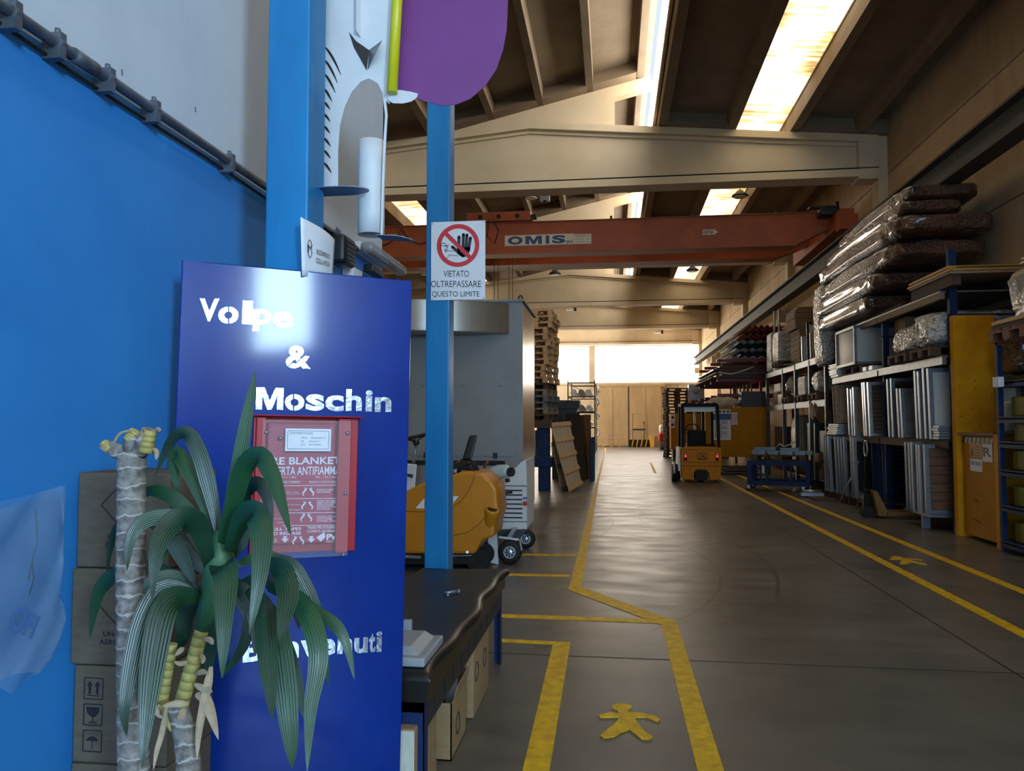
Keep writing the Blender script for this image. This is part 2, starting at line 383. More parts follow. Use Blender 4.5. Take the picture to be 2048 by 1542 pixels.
for n in range(0, NB+1):
    Y = 9*n
    s = MB()
    s.prism([(XL, Y-.1, 7.2), (XR-.2, Y-.1, 7.2), (XR-.2, Y-.1, zflange(XR)-.2), (-1.9, Y-.1, 8.47), (XL, Y-.1, zflange(XL)-.2)], (0, .2, 0))
    s.box(XL, XR-.2, Y-.28, Y+.28, 7.05, 7.22)
    for xa, xb in ((XL, -1.9), (-1.9, XR-.2)):
        for (w, d0, d1) in ((.28, -.16, 0), (.16, -.24, -.16)):
            s.hexa([(xa,Y-w,zflange(xa)+d0),(xb,Y-w,zflange(xb)+d0),(xb,Y+w,zflange(xb)+d0),(xa,Y+w,zflange(xa)+d0),(xa,Y-w,zflange(xa)+d1),(xb,Y-w,zflange(xb)+d1),(xb,Y+w,zflange(xb)+d1),(xa,Y+w,zflange(xa)+d1)])
    s.box(XR-.62, XR-.2, Y-.26, Y+.26, 7.0, 8.0)
    s.prism([(-4.3, Y-.12, zflange(-4.3)-.02), (.1, Y-.12, zflange(.1)-.02), (.1, Y-.12, 9.2), (.95, Y-.12, 9.4), (.95, Y-.12, 9.69), (-4.3, Y-.12, zmon(-4.3)+.01)], (0, .24, 0))
    s.build('roof_beam', M_BEAM, kind='structure')
    MB().box(XL, XR-.2, Y-.285, Y+.285, 7.235, 7.25).build('beam_joint', M_DARK, kind='structure')

# end wall with its long window and the sliding gate
EY = YE+.3
b = MB().box(XL, XR+.3, EY+.2, EY+.4, 0, 4.43).box(XL, XR+.3, EY, EY+.4, 7.0, 10.4)
b.box(-1.62, -1.2, EY, EY+.4, 4.4, 7.0).box(XL, XR, EY+.02, EY+.2, 4.3, 4.45)
x = XL
while x < XR:
    b.box(x+.01, x+1.18, EY+.12, EY+.2, 0, 4.3); x += 1.2
struct(b.build('wall_end', M_WALLEND))
M_PANE = mat('bright_window_pane', 'fff6ea', .5, var=.01, emit=WINDOW_STRENGTH)
for n, (xa, xb) in enumerate(((XL, -1.62), (-1.2, XR))):
    MB().box(xa, xb, EY+.22, EY+.25, 4.45, 7.0).build('window_%d' % (n+1), M_PANE, kind='structure')
    g = MB(); x = xa
    while x < xb:
        g.box(x-.02, x+.02, EY+.16, EY+.21, 6.86, 7.0); x += 1.36
    g.build('window_frame', M_WALLEND, kind='structure')
M_GATE = mat('beige_gate_sheet', 'c2aa86', .55, scale=1.2, c2='ae9673', stretch=(1, 1, .3))
for n, (xa, xb) in enumerate(((-1.15, 1.08), (1.14, 3.35))):
    d = MB().box(xa, xb, EY-.1, EY+.1, .03, 4.15).box(xa+(xb-xa)/2-.02, xa+(xb-xa)/2+.02, EY-.12, EY-.09, .03, 4.15)
    d = struct(d.build('door_%d' % (n+1), M_GATE))
    if n == 1:
        w = MB().box(1.3, 1.34, EY-.13, EY-.09, .1, 2.3).box(2.3, 2.34, EY-.13, EY-.09, .1, 2.3).box(1.3, 2.34, EY-.13, EY-.09, 2.26, 2.3)
        w.build('wicket_frame', M_WALLEND, d, kind='structure')
        MB().box(1.38, 2.26, EY-.17, EY-.12, 1.15, 1.22).build('push_bar', M_DARK, d, kind='structure')
MB().box(1.08, 1.14, EY-.12, EY+.1, .03, 4.15).build('trim_1', M_DARK, kind='structure')
MB().box(-1.4, 3.6, EY-.14, EY+.12, 4.15, 4.3).build('trim_2', M_GATE, kind='structure')
# ================================================================ materials of the things
M_POST = mat('blue_post_paint', '1c7db6', .4, spec=.35, scale=5, c2='1669a0', stretch=(1, 1, .25), bump=.03, bscale=40)
M_PANEL = mat('cobalt_gloss_paint', '0a3088', .25, scale=3, c2='08287a', bump=.012, bscale=110, coat=.2, spec=.08)
M_CHROME = mat('polished_steel_sheet', 'b4bcc8', .17, 1, var=.1, scale=25, bump=.05, bscale=50)
M_SHEETW = mat('white_painted_sheet', 'd3d6da', .45, scale=4, c2='c6cacf')
M_PURPLE = mat('purple_painted_sheet', '783880', .45, scale=3, c2='6d3273')
M_YELLOW = mat('lemon_yellow_paint', 'd8d21e', .35, scale=4, c2='c9c21a')
M_STEELG = mat('grey_steel', '8d949c', .4, .6, scale=8)
M_ALU = mat('aluminium', 'b4bac2', .35, .85, scale=12, var=.15)
M_BLACKP = mat('black_plastic', '17181b', .45, scale=10)
M_RUBBER = mat('black_rubber', '101112', .7, scale=14)
M_WHITEP = mat('white_plastic', 'd9dde0', .4, scale=8, var=.05)
M_PAPER = mat('white_paper', 'dfe4ee', .7, scale=10, var=.03)
M_INK = mat('black_ink', '15171c', .6, var=.05)
M_CARD = mat('brown_cardboard', '9a7f5c', .8, scale=14, c2='8a7050', stretch=(1, 1, 4))
M_CARDL = mat('pale_cardboard', 'c7ccc0', .8, scale=14, c2='b4b8ab', stretch=(6, 1, 1))
M_RED = mat('red_painted_steel', 'a81426', .4, scale=5, var=.08, coat=.2, spec=.3)
M_WOOD = mat('new_pine', 'd6ae80', .7, scale=5, c2='bb9064', stretch=(1, 9, 9))
M_WOODG = mat('weathered_pine', '9c8a74', .8, scale=5, c2='7a6853', stretch=(1, 9, 9))
M_WOODD = mat('dark_old_wood', '5a4334', .8, scale=5, c2='3d2d23', stretch=(1, 9, 9))
M_BLUED = mat('dark_blue_paint', '182f5e', .55, spec=.2, scale=6, c2='13274e')
M_LEAF = mat('dracaena_leaf', '1a4c36', .36, scale=5, c2='103222', stretch=(1, 1, .6), spec=.55)
M_DRY = mat('dry_leaf_sheath', 'b5a184', .7, scale=12, c2='8f7c62')
M_STEM = mat('green_yellow_stem', 'b9ab62', .6, scale=18, c2='8f8446', bump=.2, bscale=40)

# ---------------------------------------------------------------- two blue posts
for k, (yy, lab) in enumerate(((2.70, 'tall bright blue square steel post behind the dark blue welcome panel'),
                               (5.20, 'blue square steel post carrying the prohibition sign, at far end of bench'))):
    t = thing('steel_post', lab, 'post', (-1.20, yy+.083, 0))
    p = MB().box(-1.283, -1.117, yy, yy+.166, .012, 5.0); p.build('post_tube', M_POST, t, bevel=.008)
    q = MB().box(-1.36, -1.04, yy, yy+.236, 0, .012)
    for sx in (-1.34, -1.06):
        for sy in (yy+.04, yy+.2): q.cyl((sx, sy, .012), (sx, sy, .03), .012, 6)
    q.build('base_plate', M_POST, t)

# ---------------------------------------------------------------- welcome panel
PE = Vector((math.sin(math.radians(60)), .5, 0)); PN = Vector((.5, -PE.x, 0)); PO = Vector((-.787, 2.85, 0))
def PP(u, v):                                    # where the ray of a pixel meets the front of the panel
    d = ray(u, v); return CAMP+d*((PO-CAMP).dot(PN)/d.dot(PN))
R1 = math.radians(1.05); PU = (Vector((0, 0, 1))*math.cos(R1)+PE*math.sin(R1)); PR = PE*math.cos(R1)-Vector((0, 0, 1))*math.sin(R1)
bl = PO-PE*.823+Vector((0, 0, .016)); W, Hh = .815, 2.10
t = thing('welcome_panel', 'tall glossy dark blue panel with cut out welcome lettering behind the plant', 'panel', PO-PE*.41+Vector((0, 0, 0)))
b = MB().hexa([bl-PN*.03, bl+PR*W-PN*.03, bl+PR*W, bl, bl-PN*.03+PU*Hh, bl+PR*W-PN*.03+PU*Hh, bl+PR*W+PU*Hh, bl+PU*Hh])
b.build('panel_sheet', M_PANEL, t, bevel=.004)
l = None
def word(s, u0, v0, u1, v1, h, bold=.035, space=1.0):
    global l
    if l is None: l = MB()
    a = PP(u0, v0)+PN*.0025; c = PP(u1, v1)+PN*.0025; l.text(s, a, c-a, PU*h, 0, bold, space)
def wend(s):
    global l
    l.build('lettering', M_CHROME, t, label='polished steel cut out word '+s if s != 'welcome' else 'two polished letters low on the panel'); l = None
word('V', 398, 643, 437, 643, .080); word('o', 436, 647, 476, 648, .060); word('l', 484, 648, 504, 649, .083)
word('p', 505, 662, 542, 662, .077); word('e', 545, 655, 585, 656, .059); wend('Volpe'); word('&', 571, 736, 621, 738, .082); wend('&')
word('M', 511, 819, 566, 820, .079); word('o', 569, 821, 608, 822, .060); word('s', 611, 821, 648, 822, .060); word('c', 650, 822, 687, 823, .059)
word('h', 691, 822, 723, 822, .081); word('i', 730, 823, 744, 823, .079); word('n', 749, 824, 782, 824, .056); wend('Moschin')
word('B', 485, 1325, 525, 1321, .078); word('e', 530, 1322, 562, 1319, .059); word('n', 566, 1317, 597, 1315, .058); word('v', 600, 1314, 634, 1311, .058)
word('e', 637, 1312, 670, 1309, .059); word('n', 674, 1308, 704, 1306, .056); word('u', 708, 1307, 735, 1305, .056); word('t', 737, 1305, 750, 1304, .07); word('i', 752, 1304, 763, 1303, .075); wend('Benvenuti')
word('o', 362, 1432, 404, 1430, .058); word('e', 360, 1474, 403, 1472, .058)
wend('welcome')
# stencil bridges that cross the letters
for (u0, v0, u1, v1) in ((457, 612, 457, 648), (565, 617, 564, 637), (548, 650, 568, 642), (568, 642, 586, 644), (590, 728, 608, 712), (587, 787, 587, 822), (575, 733, 592, 720)):
    a = PP(u0, v0)+PN*.004; c = PP(u1, v1)+PN*.004; MB().bar(a, c, .004, .001, up=PN).build('letter_bridge', M_PANEL, t)

# ---------------------------------------------------------------- fire blanket box on the panel
t = thing('fire_blanket_box', 'red metal fire blanket box with clear front, fixed to the blue panel', 'box', PP(605, 990))
o = PP(497, 1108); ux = PP(706, 1117)-o; wB = ux.dot(PR); oB = o; hB = .482; dB = .055
def Q(x, y, z): return oB+PR*x+PU*y+PN*z
def qbox(mb, x0, x1, y0, y1, z0, z1, mi=0):
    return mb.hexa([Q(x0,y0,z0), Q(x1,y0,z0), Q(x1,y0,z1), Q(x0,y0,z1), Q(x0,y1,z0), Q(x1,y1,z0), Q(x1,y1,z1), Q(x0,y1,z1)], mi)
c = MB(); qbox(c, 0, wB, 0, hB, .001, .006)
for x0, x1 in ((0, .03), (wB-.035, wB)): qbox(c, x0, x1, 0, hB, .006, .03)
for x0, x1 in ((.008, .04), (wB-.075, wB-.03)): qbox(c, x0, x1, 0, hB-.004, .03, dB)
qbox(c, -.006, wB+.012, hB, hB+.004, .0, dB+.02)
c.build('case', M_RED, t, bevel=.002)
M_BLK = mat('red_blanket_pouch', 'b02a50', .55, scale=7, c2='96203f', bump=.25, bscale=9)
p = MB(); qbox(p, .045, wB-.08, .03, hB-.02, .008, .03); pk = p.build('blanket_pouch', M_BLK, t, bevel=.008)
w = MB(); fx = lambda u, v: ((PP(u, v)-oB).dot(PR), (PP(u, v)-oB).dot(PU))
def ptext(s, u0, v0, u1, v1, h, bold=0.0, mb=None, z=.0315):
    a = fx(u0, v0); e = fx(u1, v1); A = Q(a[0], a[1], z); B = Q(e[0], e[1], z); (mb or w).text(s, A, B-A, PU*h, 0, bold)
ptext('FIRE BLANKET', 523, 929, 678, 927, .026, .02); ptext('COPERTA ANTIFIAMMA', 523, 950, 677, 948, .03, .01)
ptext('Dim. : 1.5m x 1.8m', 532, 955, 590, 955, .007); ptext('Dim. : 1.5m x 1.8m', 629, 955, 669, 955, .008)
ptext('100% GLASS FABRIC', 535, 965, 599, 965, .008); ptext('REALIZZATO IN TESSUTO DI VETRO 100%', 616, 965, 677, 965, .008)
for i, (s, v) in enumerate((('ESTRARRE LA COPERTA', 980), ('DALLA CONFEZIONE', 984.5), ('RICOPRIRE COMPLETAMENTE LA', 1002), ('FIAMMA CON LA COPERTA ANTI', 1006), ('INCENDIO E STACCARE', 1010), ('QUALSIASI FONTE DI CORRENTE', 1014), ('NELLE VICINANZE', 1018), ('AVVOLGERE IL CORPO CON LA', 1033), ('COPERTA ANTIFIAMMA', 1037.5), ('ED ATTENDERE I SOCCORSI', 1042))):
    ptext(s, 631, v, 631+len(s)*1.72, v-.3, .0062, .01)
for s, u, v in (('release in electrical', 570, 984), ('fire and extinguish', 572, 988), ('covering the flames', 572, 1009), ('and heat', 572, 1019), ('immediately in action', 545, 1037), ('await medical aid', 553, 1044)): ptext(s, u, v, u+26, v, .005)
ptext('PULL TAPES', 537, 1059, 600, 1058, .010, .02); ptext('TO RELEASE', 537, 1068, 600, 1067, .011, .02)
ptext('TIRARE PER ESTRARRE LA', 612, 1056, 676, 1055, .010, .01); ptext('COPERTA ANTIFIAMMA', 612, 1063, 676, 1062, .009, .01)
ptext('CE', 541, 1082, 552, 1082, .012); ptext('PVS', 650, 1078, 677, 1077, .022, .04); ptext('FIRST AID', 650, 1083, 677, 1082, .007)
def line(u0, v0, u1, v1, wd=.002):
    a = fx(u0, v0); e = fx(u1, v1); w.bar(Q(*a, .0315), Q(*e, .0315), wd, .0006, up=PN)
for v in (970, 996, 1024, 1049): line(563, v, 677, v-1)
for u in (568, 620):
    line(u, 1070, u, 1077, .012); a = fx(u, 1083)
    w.add([Q(a[0], a[1], .0318), Q(a[0]+.014, a[1]+.014, .0318), Q(a[0]-.014, a[1]+.014, .0318)], [(0, 1, 2)])
for cx_, cy_ in ((614, 981), (612, 1008), (610, 1032), (594, 1077)):
    for s in (-1, 1):
        line(cx_+s*4, cy_-4, cx_+s*11, cy_+4, .006); line(cx_+s*11, cy_+4, cx_+s*9, cy_+9, .004); line(cx_+s*2, cy_-5, cx_+s*8, cy_-6, .003)
a = fx(639, 1072)
w.add([Q(a[0]-.016, a[1], .0318), Q(a[0], a[1]-.016, .0318), Q(a[0]+.016, a[1], .0318), Q(a[0]+.012, a[1]+.018, .0318)], [(0, 1, 2, 3)])
w.build('printed_text', M_PAPER, pk)
M_CLEAR = mat('clear_acrylic', 'f2f6ff', .06, var=.02, alpha=.07, spec=.8)
p = MB(); qbox(p, .028, wB-.032, -.012, hB-.012, dB+.001, dB+.004); cv = p.build('clear_cover', M_CLEAR, t)
for u, v in ((530, 864), (689, 866), (557, 876), (685, 984), (681, 1104)):
    a = fx(u, v); MB().lathe(Q(a[0], a[1], dB+.004), [(.007, 0), (.006, .003), (.002, .005)], PN, 10).build('screw', M_STEELG, t)
s = MB(); a = fx(566, 901); e = fx(657, 858); z = dB+.006
qbox(s, a[0], e[0], a[1], e[1], z-.002, z, 0)
ix = .008; F = [(a[0]+ix, a[1]+ix), (e[0]-ix, a[1]+ix), (e[0]-ix, e[1]-ix), (a[0]+ix, e[1]-ix)]
for i in range(4): s.bar(Q(*F[i], z+.0004), Q(*F[(i+1) % 4], z+.0004), .0012, .0004, 1, up=PN)
def ltxt(str_, fx0, fy0, fw, h):
    s.text(str_, Q(a[0]+(e[0]-a[0])*fx0, a[1]+(e[1]-a[1])*fy0, z+.0005), PR*(e[0]-a[0])*fw, PU*h, 1)
ltxt('ETICHETTA PRODOTTO SICUREZZA', .1, .76, .5, .006); ltxt('PRODOTTO', .34, .56, .14, .005); ltxt('FIRE BLANKET_01', .55, .55, .32, .006)
ltxt('RIF.', .34, .40, .07, .005); ltxt('FIRE BLANKET_01', .52, .40, .24, .005); ltxt('LOTTO', .34, .26, .09, .005); ltxt('RIF. 01/ANNO', .52, .26, .26, .005)
s.build('label_card', [M_PAPER, M_INK], t, label='white safety label card')

# ---------------------------------------------------------------- sculpture of bent sheet hung on the blue post
SY = 2.93
def S(u, v, Y=SY): return PY(u, v, Y)
t = thing('sheet_metal_sculpture', 'white cut sheet metal figure with slits, tube leg and purple disc on blue post', 'sculpture', (-1.0, SY, 2.3))
def strip(mb, outer, inner, dep, mi=0):           # a cut plate: band between two outlines of equal length
    n = len(outer)
    d = Vector((0, dep, 0))
    V = [Vector(p) for p in outer+inner]; vs = V+[p+d for p in V]; fs = []
    for i in range(n-1):
        fs += [(i, i+1, n+i+1, n+i), (2*n+i+1, 2*n+i, 3*n+i, 3*n+i+1), (i+1, i, 2*n+i, 2*n+i+1), (n+i, n+i+1, 3*n+i+1, 3*n+i)]
    fs += [(0, n, 3*n, 2*n), (n-1, 3*n-1, 4*n-1, 2*n-1)]
    mb.add(vs, fs, mi)
b = MB()
# left leg, arch and hip: outline pixels of the plate
arch = [(676,384), (676,300), (680,250), (690,212), (704,183), (722,163), (738,157), (755,166), (765,185), (772,202), (779,208)]
outl = [(560,384), (560,300), (560,200), (560,90), (600,-60), (650,-60), (690,-60), (740,-60), (786,-60), (797,-60), (800,-60)]
strip(b, [S(*p) for p in outl], [S(*p) for p in arch], .004)
b.prism([S(u, v, y) for u, v, y in ((722,-60,SY), (722,76,SY), (712,60,SY-.03), (712,-60,SY-.03))], (0, .003, 0))
# right side of the hip runs down as a narrow band to the tube
strip(b, [S(u, v) for u, v in ((765,185), (770,230), (766,300), (763,380), (761,470))], [S(u, v) for u, v in ((772,202), (775,230), (771,300), (768,380), (765,470))], .004)
sh = b.build('figure_sheet', M_SHEETW, t)
b = MB()
for u0, v0, u1, v1 in ((646,92,682,150), (646,118,675,166), (646,146,671,186), (646,176,664,203), (646,203,660,219), (646,227,660,243), (646,251,660,267), (646,275,661,293), (646,300,661,317), (646,325,663,346)):
    pts = [S(u0+(u1-u0)*k/6, v0+(v1-v0)*(k/6)**1.5, SY-.0005) for k in range(7)]
    MB().tube(pts, [.0015, .003, .0045, .005, .0045, .003, .001], 6).build('cut_slit', M_DARK, sh)
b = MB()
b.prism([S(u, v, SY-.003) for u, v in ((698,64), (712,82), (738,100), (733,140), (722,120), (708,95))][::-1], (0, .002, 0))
b.build('slot_shadow_plate', mat('slot_shade_dark', '2a2523', .6), t)  # slot shade as a dark plate on the sheet; nothing is cut
b = MB().prism([S(u, v, y) for u, v, y in ((738,100,SY), (764,81,SY-.05), (747,112,SY-.05), (735,140,SY))], (0, .003, .0))
b.build('bent_tab', M_STEELG, t)
# foot plates and tube leg
M_UNDER = mat('slate_underside_sheet', '6d7f9c', .45, scale=4)  # darker slate colour for the foot plates, seen from below
def footplate(mb, u0, u1, v0, v1, Y0):
    A = S(u0, v0, Y0); w = S(u1, v0, Y0).x-A.x; dep = .12
    pts = []
    for k in range(13):
        a = -math.pi/2+math.pi*k/12; pts.append(Vector((A.x+w*.55+w*.45*math.cos(a), A.y+dep*.5+dep*.5*math.sin(a), A.z)))
    mb.prism([Vector((A.x, A.y, A.z))]+pts+[Vector((A.x, A.y+dep, A.z))], (0, 0, .003))
f1 = MB(); footplate(f1, 600, 728, 376, 400, SY-.125); f1.build('foot_plate', M_UNDER, t)
c = S(742, 470, SY+.04); ttop = S(742, 284, SY+.04)
b = MB()
def half(i, j):
    a = math.radians(360)*i
    return Vector((c.x+.052*math.cos(a), c.y+.052*math.sin(a), c.z+(ttop.z-c.z)*j+.012*(1-j)*0))
b.grid(half, 28, 4, closed=True); b.build('tube_leg', M_SHEETW, t, solid=.003)
f2 = MB(); A = S(752, 470, SY+.0)
w_ = S(822, 480, SY).x-A.x
pts = [Vector((A.x+w_*.6+w_*.4*math.cos(a), A.y+.045+.045*math.sin(a), A.z-.006-.012*math.cos(a))) for a in [(-math.pi/2+math.pi*k/10) for k in range(11)]]
f2.prism([Vector((A.x, A.y, A.z))]+pts+[Vector((A.x, A.y+.09, A.z))], (0, 0, .003)); f2.build('foot_plate', M_UNDER, t)
b = MB(); a0 = S(792, -60, SY-.03); a1 = S(784, 186, SY-.03)
b.cyl(a1, S(806, -200, SY-.03), .021, 20); b.build('yellow_tube', M_YELLOW, t)
b = MB(); b.prism([S(u, v, SY-.012) for u, v in ((776,178), (800,180), (820,183), (836,187), (833,196), (822,203), (805,207), (785,206), (776,200))][::-1], (0, .003, 0))
b.build('tail_flap', M_SHEETW, t)
b = MB(); op = [(790,-60), (1018,-60), (1015,20), (1013,60), (1006,100), (992,140), (970,172), (940,198), (912,209), (885,211), (850,203), (815,188), (790,175)]
b.prism([S(u, v, SY+.03) for u, v in op][::-1], (0, .004, 0)); b.build('purple_disc', M_PURPLE, t, label='large purple rounded sheet')
b = MB(); b.bar((-1.2, 2.88, 3.35), (-.55, 2.95, 3.35), .03, .03)
b.build('mounting_bar', M_STEELG, t)

# ---------------------------------------------------------------- prohibition sign
sy = 5.185
t = thing('prohibition_sign', 'white prohibition sign with raised hand, VIETATO OLTREPASSARE QUESTO LIMITE, on blue post', 'sign', PY(913, 520, sy))
X0, X1, Z0, Z1 = -1.245, -.862, 2.405, 2.955
MB().box(X0, X1, sy, sy+.012, Z0, Z1).build('sign_plate', mat('white_enamel_plate', 'd9dce2', .4, scale=6, var=.03), t, bevel=.004)
def sg(u, v, d=.0015): p = PY(u, v, sy); return Vector((p.x, sy-d, p.z))
M_SRED = mat('signal_red', 'c8303a', .4, var=.05); M_SBLK = mat('sign_black', '1c2330', .45, var=.05)
w = MB(); C0 = sg(916, 491); ro, ri = .150, .119
w.grid(lambda i, j: C0+Vector((math.cos(i*2*math.pi), 0, math.sin(i*2*math.pi)))*(ri+(ro-ri)*j), 48, 1, 0, False, True)
d = Vector((.7, 0, -.71)); w.bar(C0-d*.125+Vector((0, -.002, 0)), C0+d*.125+Vector((0, -.002, 0)), .028, .0008, 0, up=(0, 1, 0))
w.build('red_ring', M_SRED, t)
w = MB()
def fat(pts, r, n=12):                           # flat rounded stroke
    for a, e in zip(pts[:-1], pts[1:]):
        dd = (e-a).normalized(); nn = Vector((-dd.z, 0, dd.x))*r; w.add([a+nn, a-nn, e-nn, e+nn], [(0, 1, 2, 3)])
    for a in pts: w.add([a+Vector((math.cos(k*2*math.pi/n), 0, math.sin(k*2*math.pi/n)))*r for k in range(n)], [tuple(range(n))])
for u0, v0, u1, v1 in ((918,474,918,500), (927,469,926,498), (934,470,932,498), (941,476,937,500)): fat([sg(u0, v0), sg(u1, v1)], .0105)
fat([sg(905,494), sg(918,506), sg(926,512)], .0105)
w.add([sg(*p) for p in ((914,496), (941,494), (940,502), (936,510), (930,514), (923,513), (916,507))], [tuple(range(7))])
fc = [sg(887+6*math.cos(a), 493+7*math.sin(a)) for a in [math.radians(x) for x in range(170, 380, 20)]]
fat(fc, .002, 6); fat([sg(881,495), sg(884,504)], .002, 6); fat([sg(895,492), sg(894,503), sg(890,504)], .002, 6); fat([sg(882,492), sg(898,491)], .002, 6)
fat([sg(891,498), sg(890,501), sg(892,501)], .003, 6); fat([sg(896,502), sg(908,502)], .0018, 6); fat([sg(893,517), sg(899,510), sg(916,512)], .0018, 6)
w.build('hand_symbol', M_SBLK, t); w = MB()
for s, u0, u1, v in (('VIETATO', 887, 938, 553.5), ('OLTREPASSARE', 862, 962, 574), ('QUESTO LIMITE', 864, 959, 595)):
    a = sg(u0, v+.3); e = sg(u1, v+.3); w.text(s, a, e-a, (0, 0, .044), 0, 0)
    w.build('lettering', M_SBLK, t); w = MB()
for X in (X0+.012, X1-.012):
    for Z in (Z0+.012, Z1-.012): MB().lathe((X, sy, Z), [(.005, 0), (.003, .002)], (0, -1, 0), 8).build('screw', M_STEELG, t)

# ---------------------------------------------------------------- paper notice
t = thing('paper_notice', 'curled white paper notice RICEVIMENTO COLLI e PACCHI taped to blue post', 'notice', (-1.1, 2.8, 2.3))
cn = [PX(601, 434, -1.112), PX(670, 480, -1.07), PX(665, 560, -1.07), PX(604, 552, -1.112)]
def pg(i, j):
    a = cn[3].lerp(cn[2], i); e = cn[0].lerp(cn[1], i); p = a.lerp(e, j)
    return p+Vector((.03*math.sin(i*math.pi)*.5, 0, 0))
b = MB().grid(pg, 12, 6); b.build('sheet', M_PAPER, t, solid=.0008)
def pgt(s, i0, i1, j, h, mb):
    vs, fs = text_geo(s, .0, 1.0)
    mb.add([pg(i0+(i1-i0)*x, j+h*y)+Vector((.004, 0, 0)) for x, y in vs], fs)
w = MB(); pgt('RICEVIMENTO', .33, .76, .44, .10, w); pgt('COLLI e PACCHI', .31, .77, .27, .10, w); pgt('M', .13, .21, .43, .14, w)
for k in range(14):
    a0, a1 = math.radians(20+k*23), math.radians(20+(k+1)*23)
    w.bar(pg(.165+.05*math.cos(a0), .5+.16*math.sin(a0))+Vector((.004, 0, 0)), pg(.165+.05*math.cos(a1), .5+.16*math.sin(a1))+Vector((.004, 0, 0)), .0015, .0015)
w.build('printed_text', M_INK, t)

# ---------------------------------------------------------------- conduit, junction box, lamp on the partition wall
M_PIPE = mat('galvanised_conduit', '5d6570', .4, .5, scale=15, var=.25)
t = thing('wall_conduit', 'grey steel conduit clamped along the blue and white wall', 'pipe', (-1.57, 3.2, 2.63))
b = MB().tube([(-1.562, y, 2.632) for y in (.3, 1.5, 3, 4.55)], .017, 12); b.build('pipe', M_PIPE, t)
b = MB().tube([(-1.585, y, 2.597+.004*math.sin(y*5)) for y in [.3+.25*k for k in range(17)]], .006, 8); b.build('thin_cable', M_DARK, t)
for y in (1.2, 1.79, 1.955, 2.175, 2.42, 2.95, 3.6, 4.2):
    b = MB().box(-1.598, -1.54, y-.012, y+.012, 2.585, 2.66).tube([(-1.562, y-.013, 2.632), (-1.562, y+.013, 2.632)], .024, 12).cyl((-1.56, y, 2.655), (-1.56, y, 2.675), .008, 8)
    b.build('pipe_clamp', M_PIPE, t)
b = MB().cyl((-1.562, 2.02, 2.632), (-1.562, 2.12, 2.632), .022, 12); b.build('pipe_sleeve', M_PIPE, t)
t = thing('strip_lamp', 'long clear tube strip lamp high on wall end above white socket box', 'lamp', (-1.5, 4.9, 2.62))
b = MB().rbox((-1.49, 4.92, 2.64), (.09, .80, .07), r=.03); b.build('lamp_cover', mat('smoky_clear_cover', '8a8f96', .2, var=.1, alpha=.55), t)
b = MB().cyl((-1.475, 4.56, 2.645), (-1.475, 5.28, 2.645), .013, 10).box(-1.585, -1.535, 4.55, 5.15, 2.63, 2.68); b.build('lamp_tube', M_WHITEP, t)
t = thing('junction_box', 'small white socket box below the strip lamp on blue wall', 'socket', (-1.57, 4.5, 2.4))
b = MB().rbox((-1.56, 4.47, 2.425), (.075, .17, .13), r=.01).rbox((-1.55, 4.66, 2.41), (.06, .13, .09), r=.008); b.build('box_body', M_WHITEP, t)
b = MB().cyl((-1.56, 4.44, 2.49), (-1.56, 4.44, 2.63), .017, 10); b.build('conduit_stub', M_WHITEP, t)
b = MB().rbox((-1.50, 4.70, 2.52), (.07, .22, .05), r=.01).tube([(-1.49, 4.78, 2.50), (-1.47, 4.8, 2.42), (-1.48, 4.8, 2.36), (-1.53, 4.76, 2.34)], .01, 8); b.build('black_plug', M_BLACKP, t)
t = thing('wall_speaker', 'small dark speaker half hidden behind the paper notice', 'speaker', (-1.54, 4.1, 2.5))
b = MB().rbox((-1.53, 4.20, 2.535), (.11, .2, .17), r=.03); b.build('speaker_body', M_BLACKP, t)
b = MB()
for k in range(5): b.box(-1.474, -1.471, 4.13, 4.27, 2.48+k*.025, 2.49+k*.025)
b.build('grille', mat('dark_grille', '33373d', .5), t)
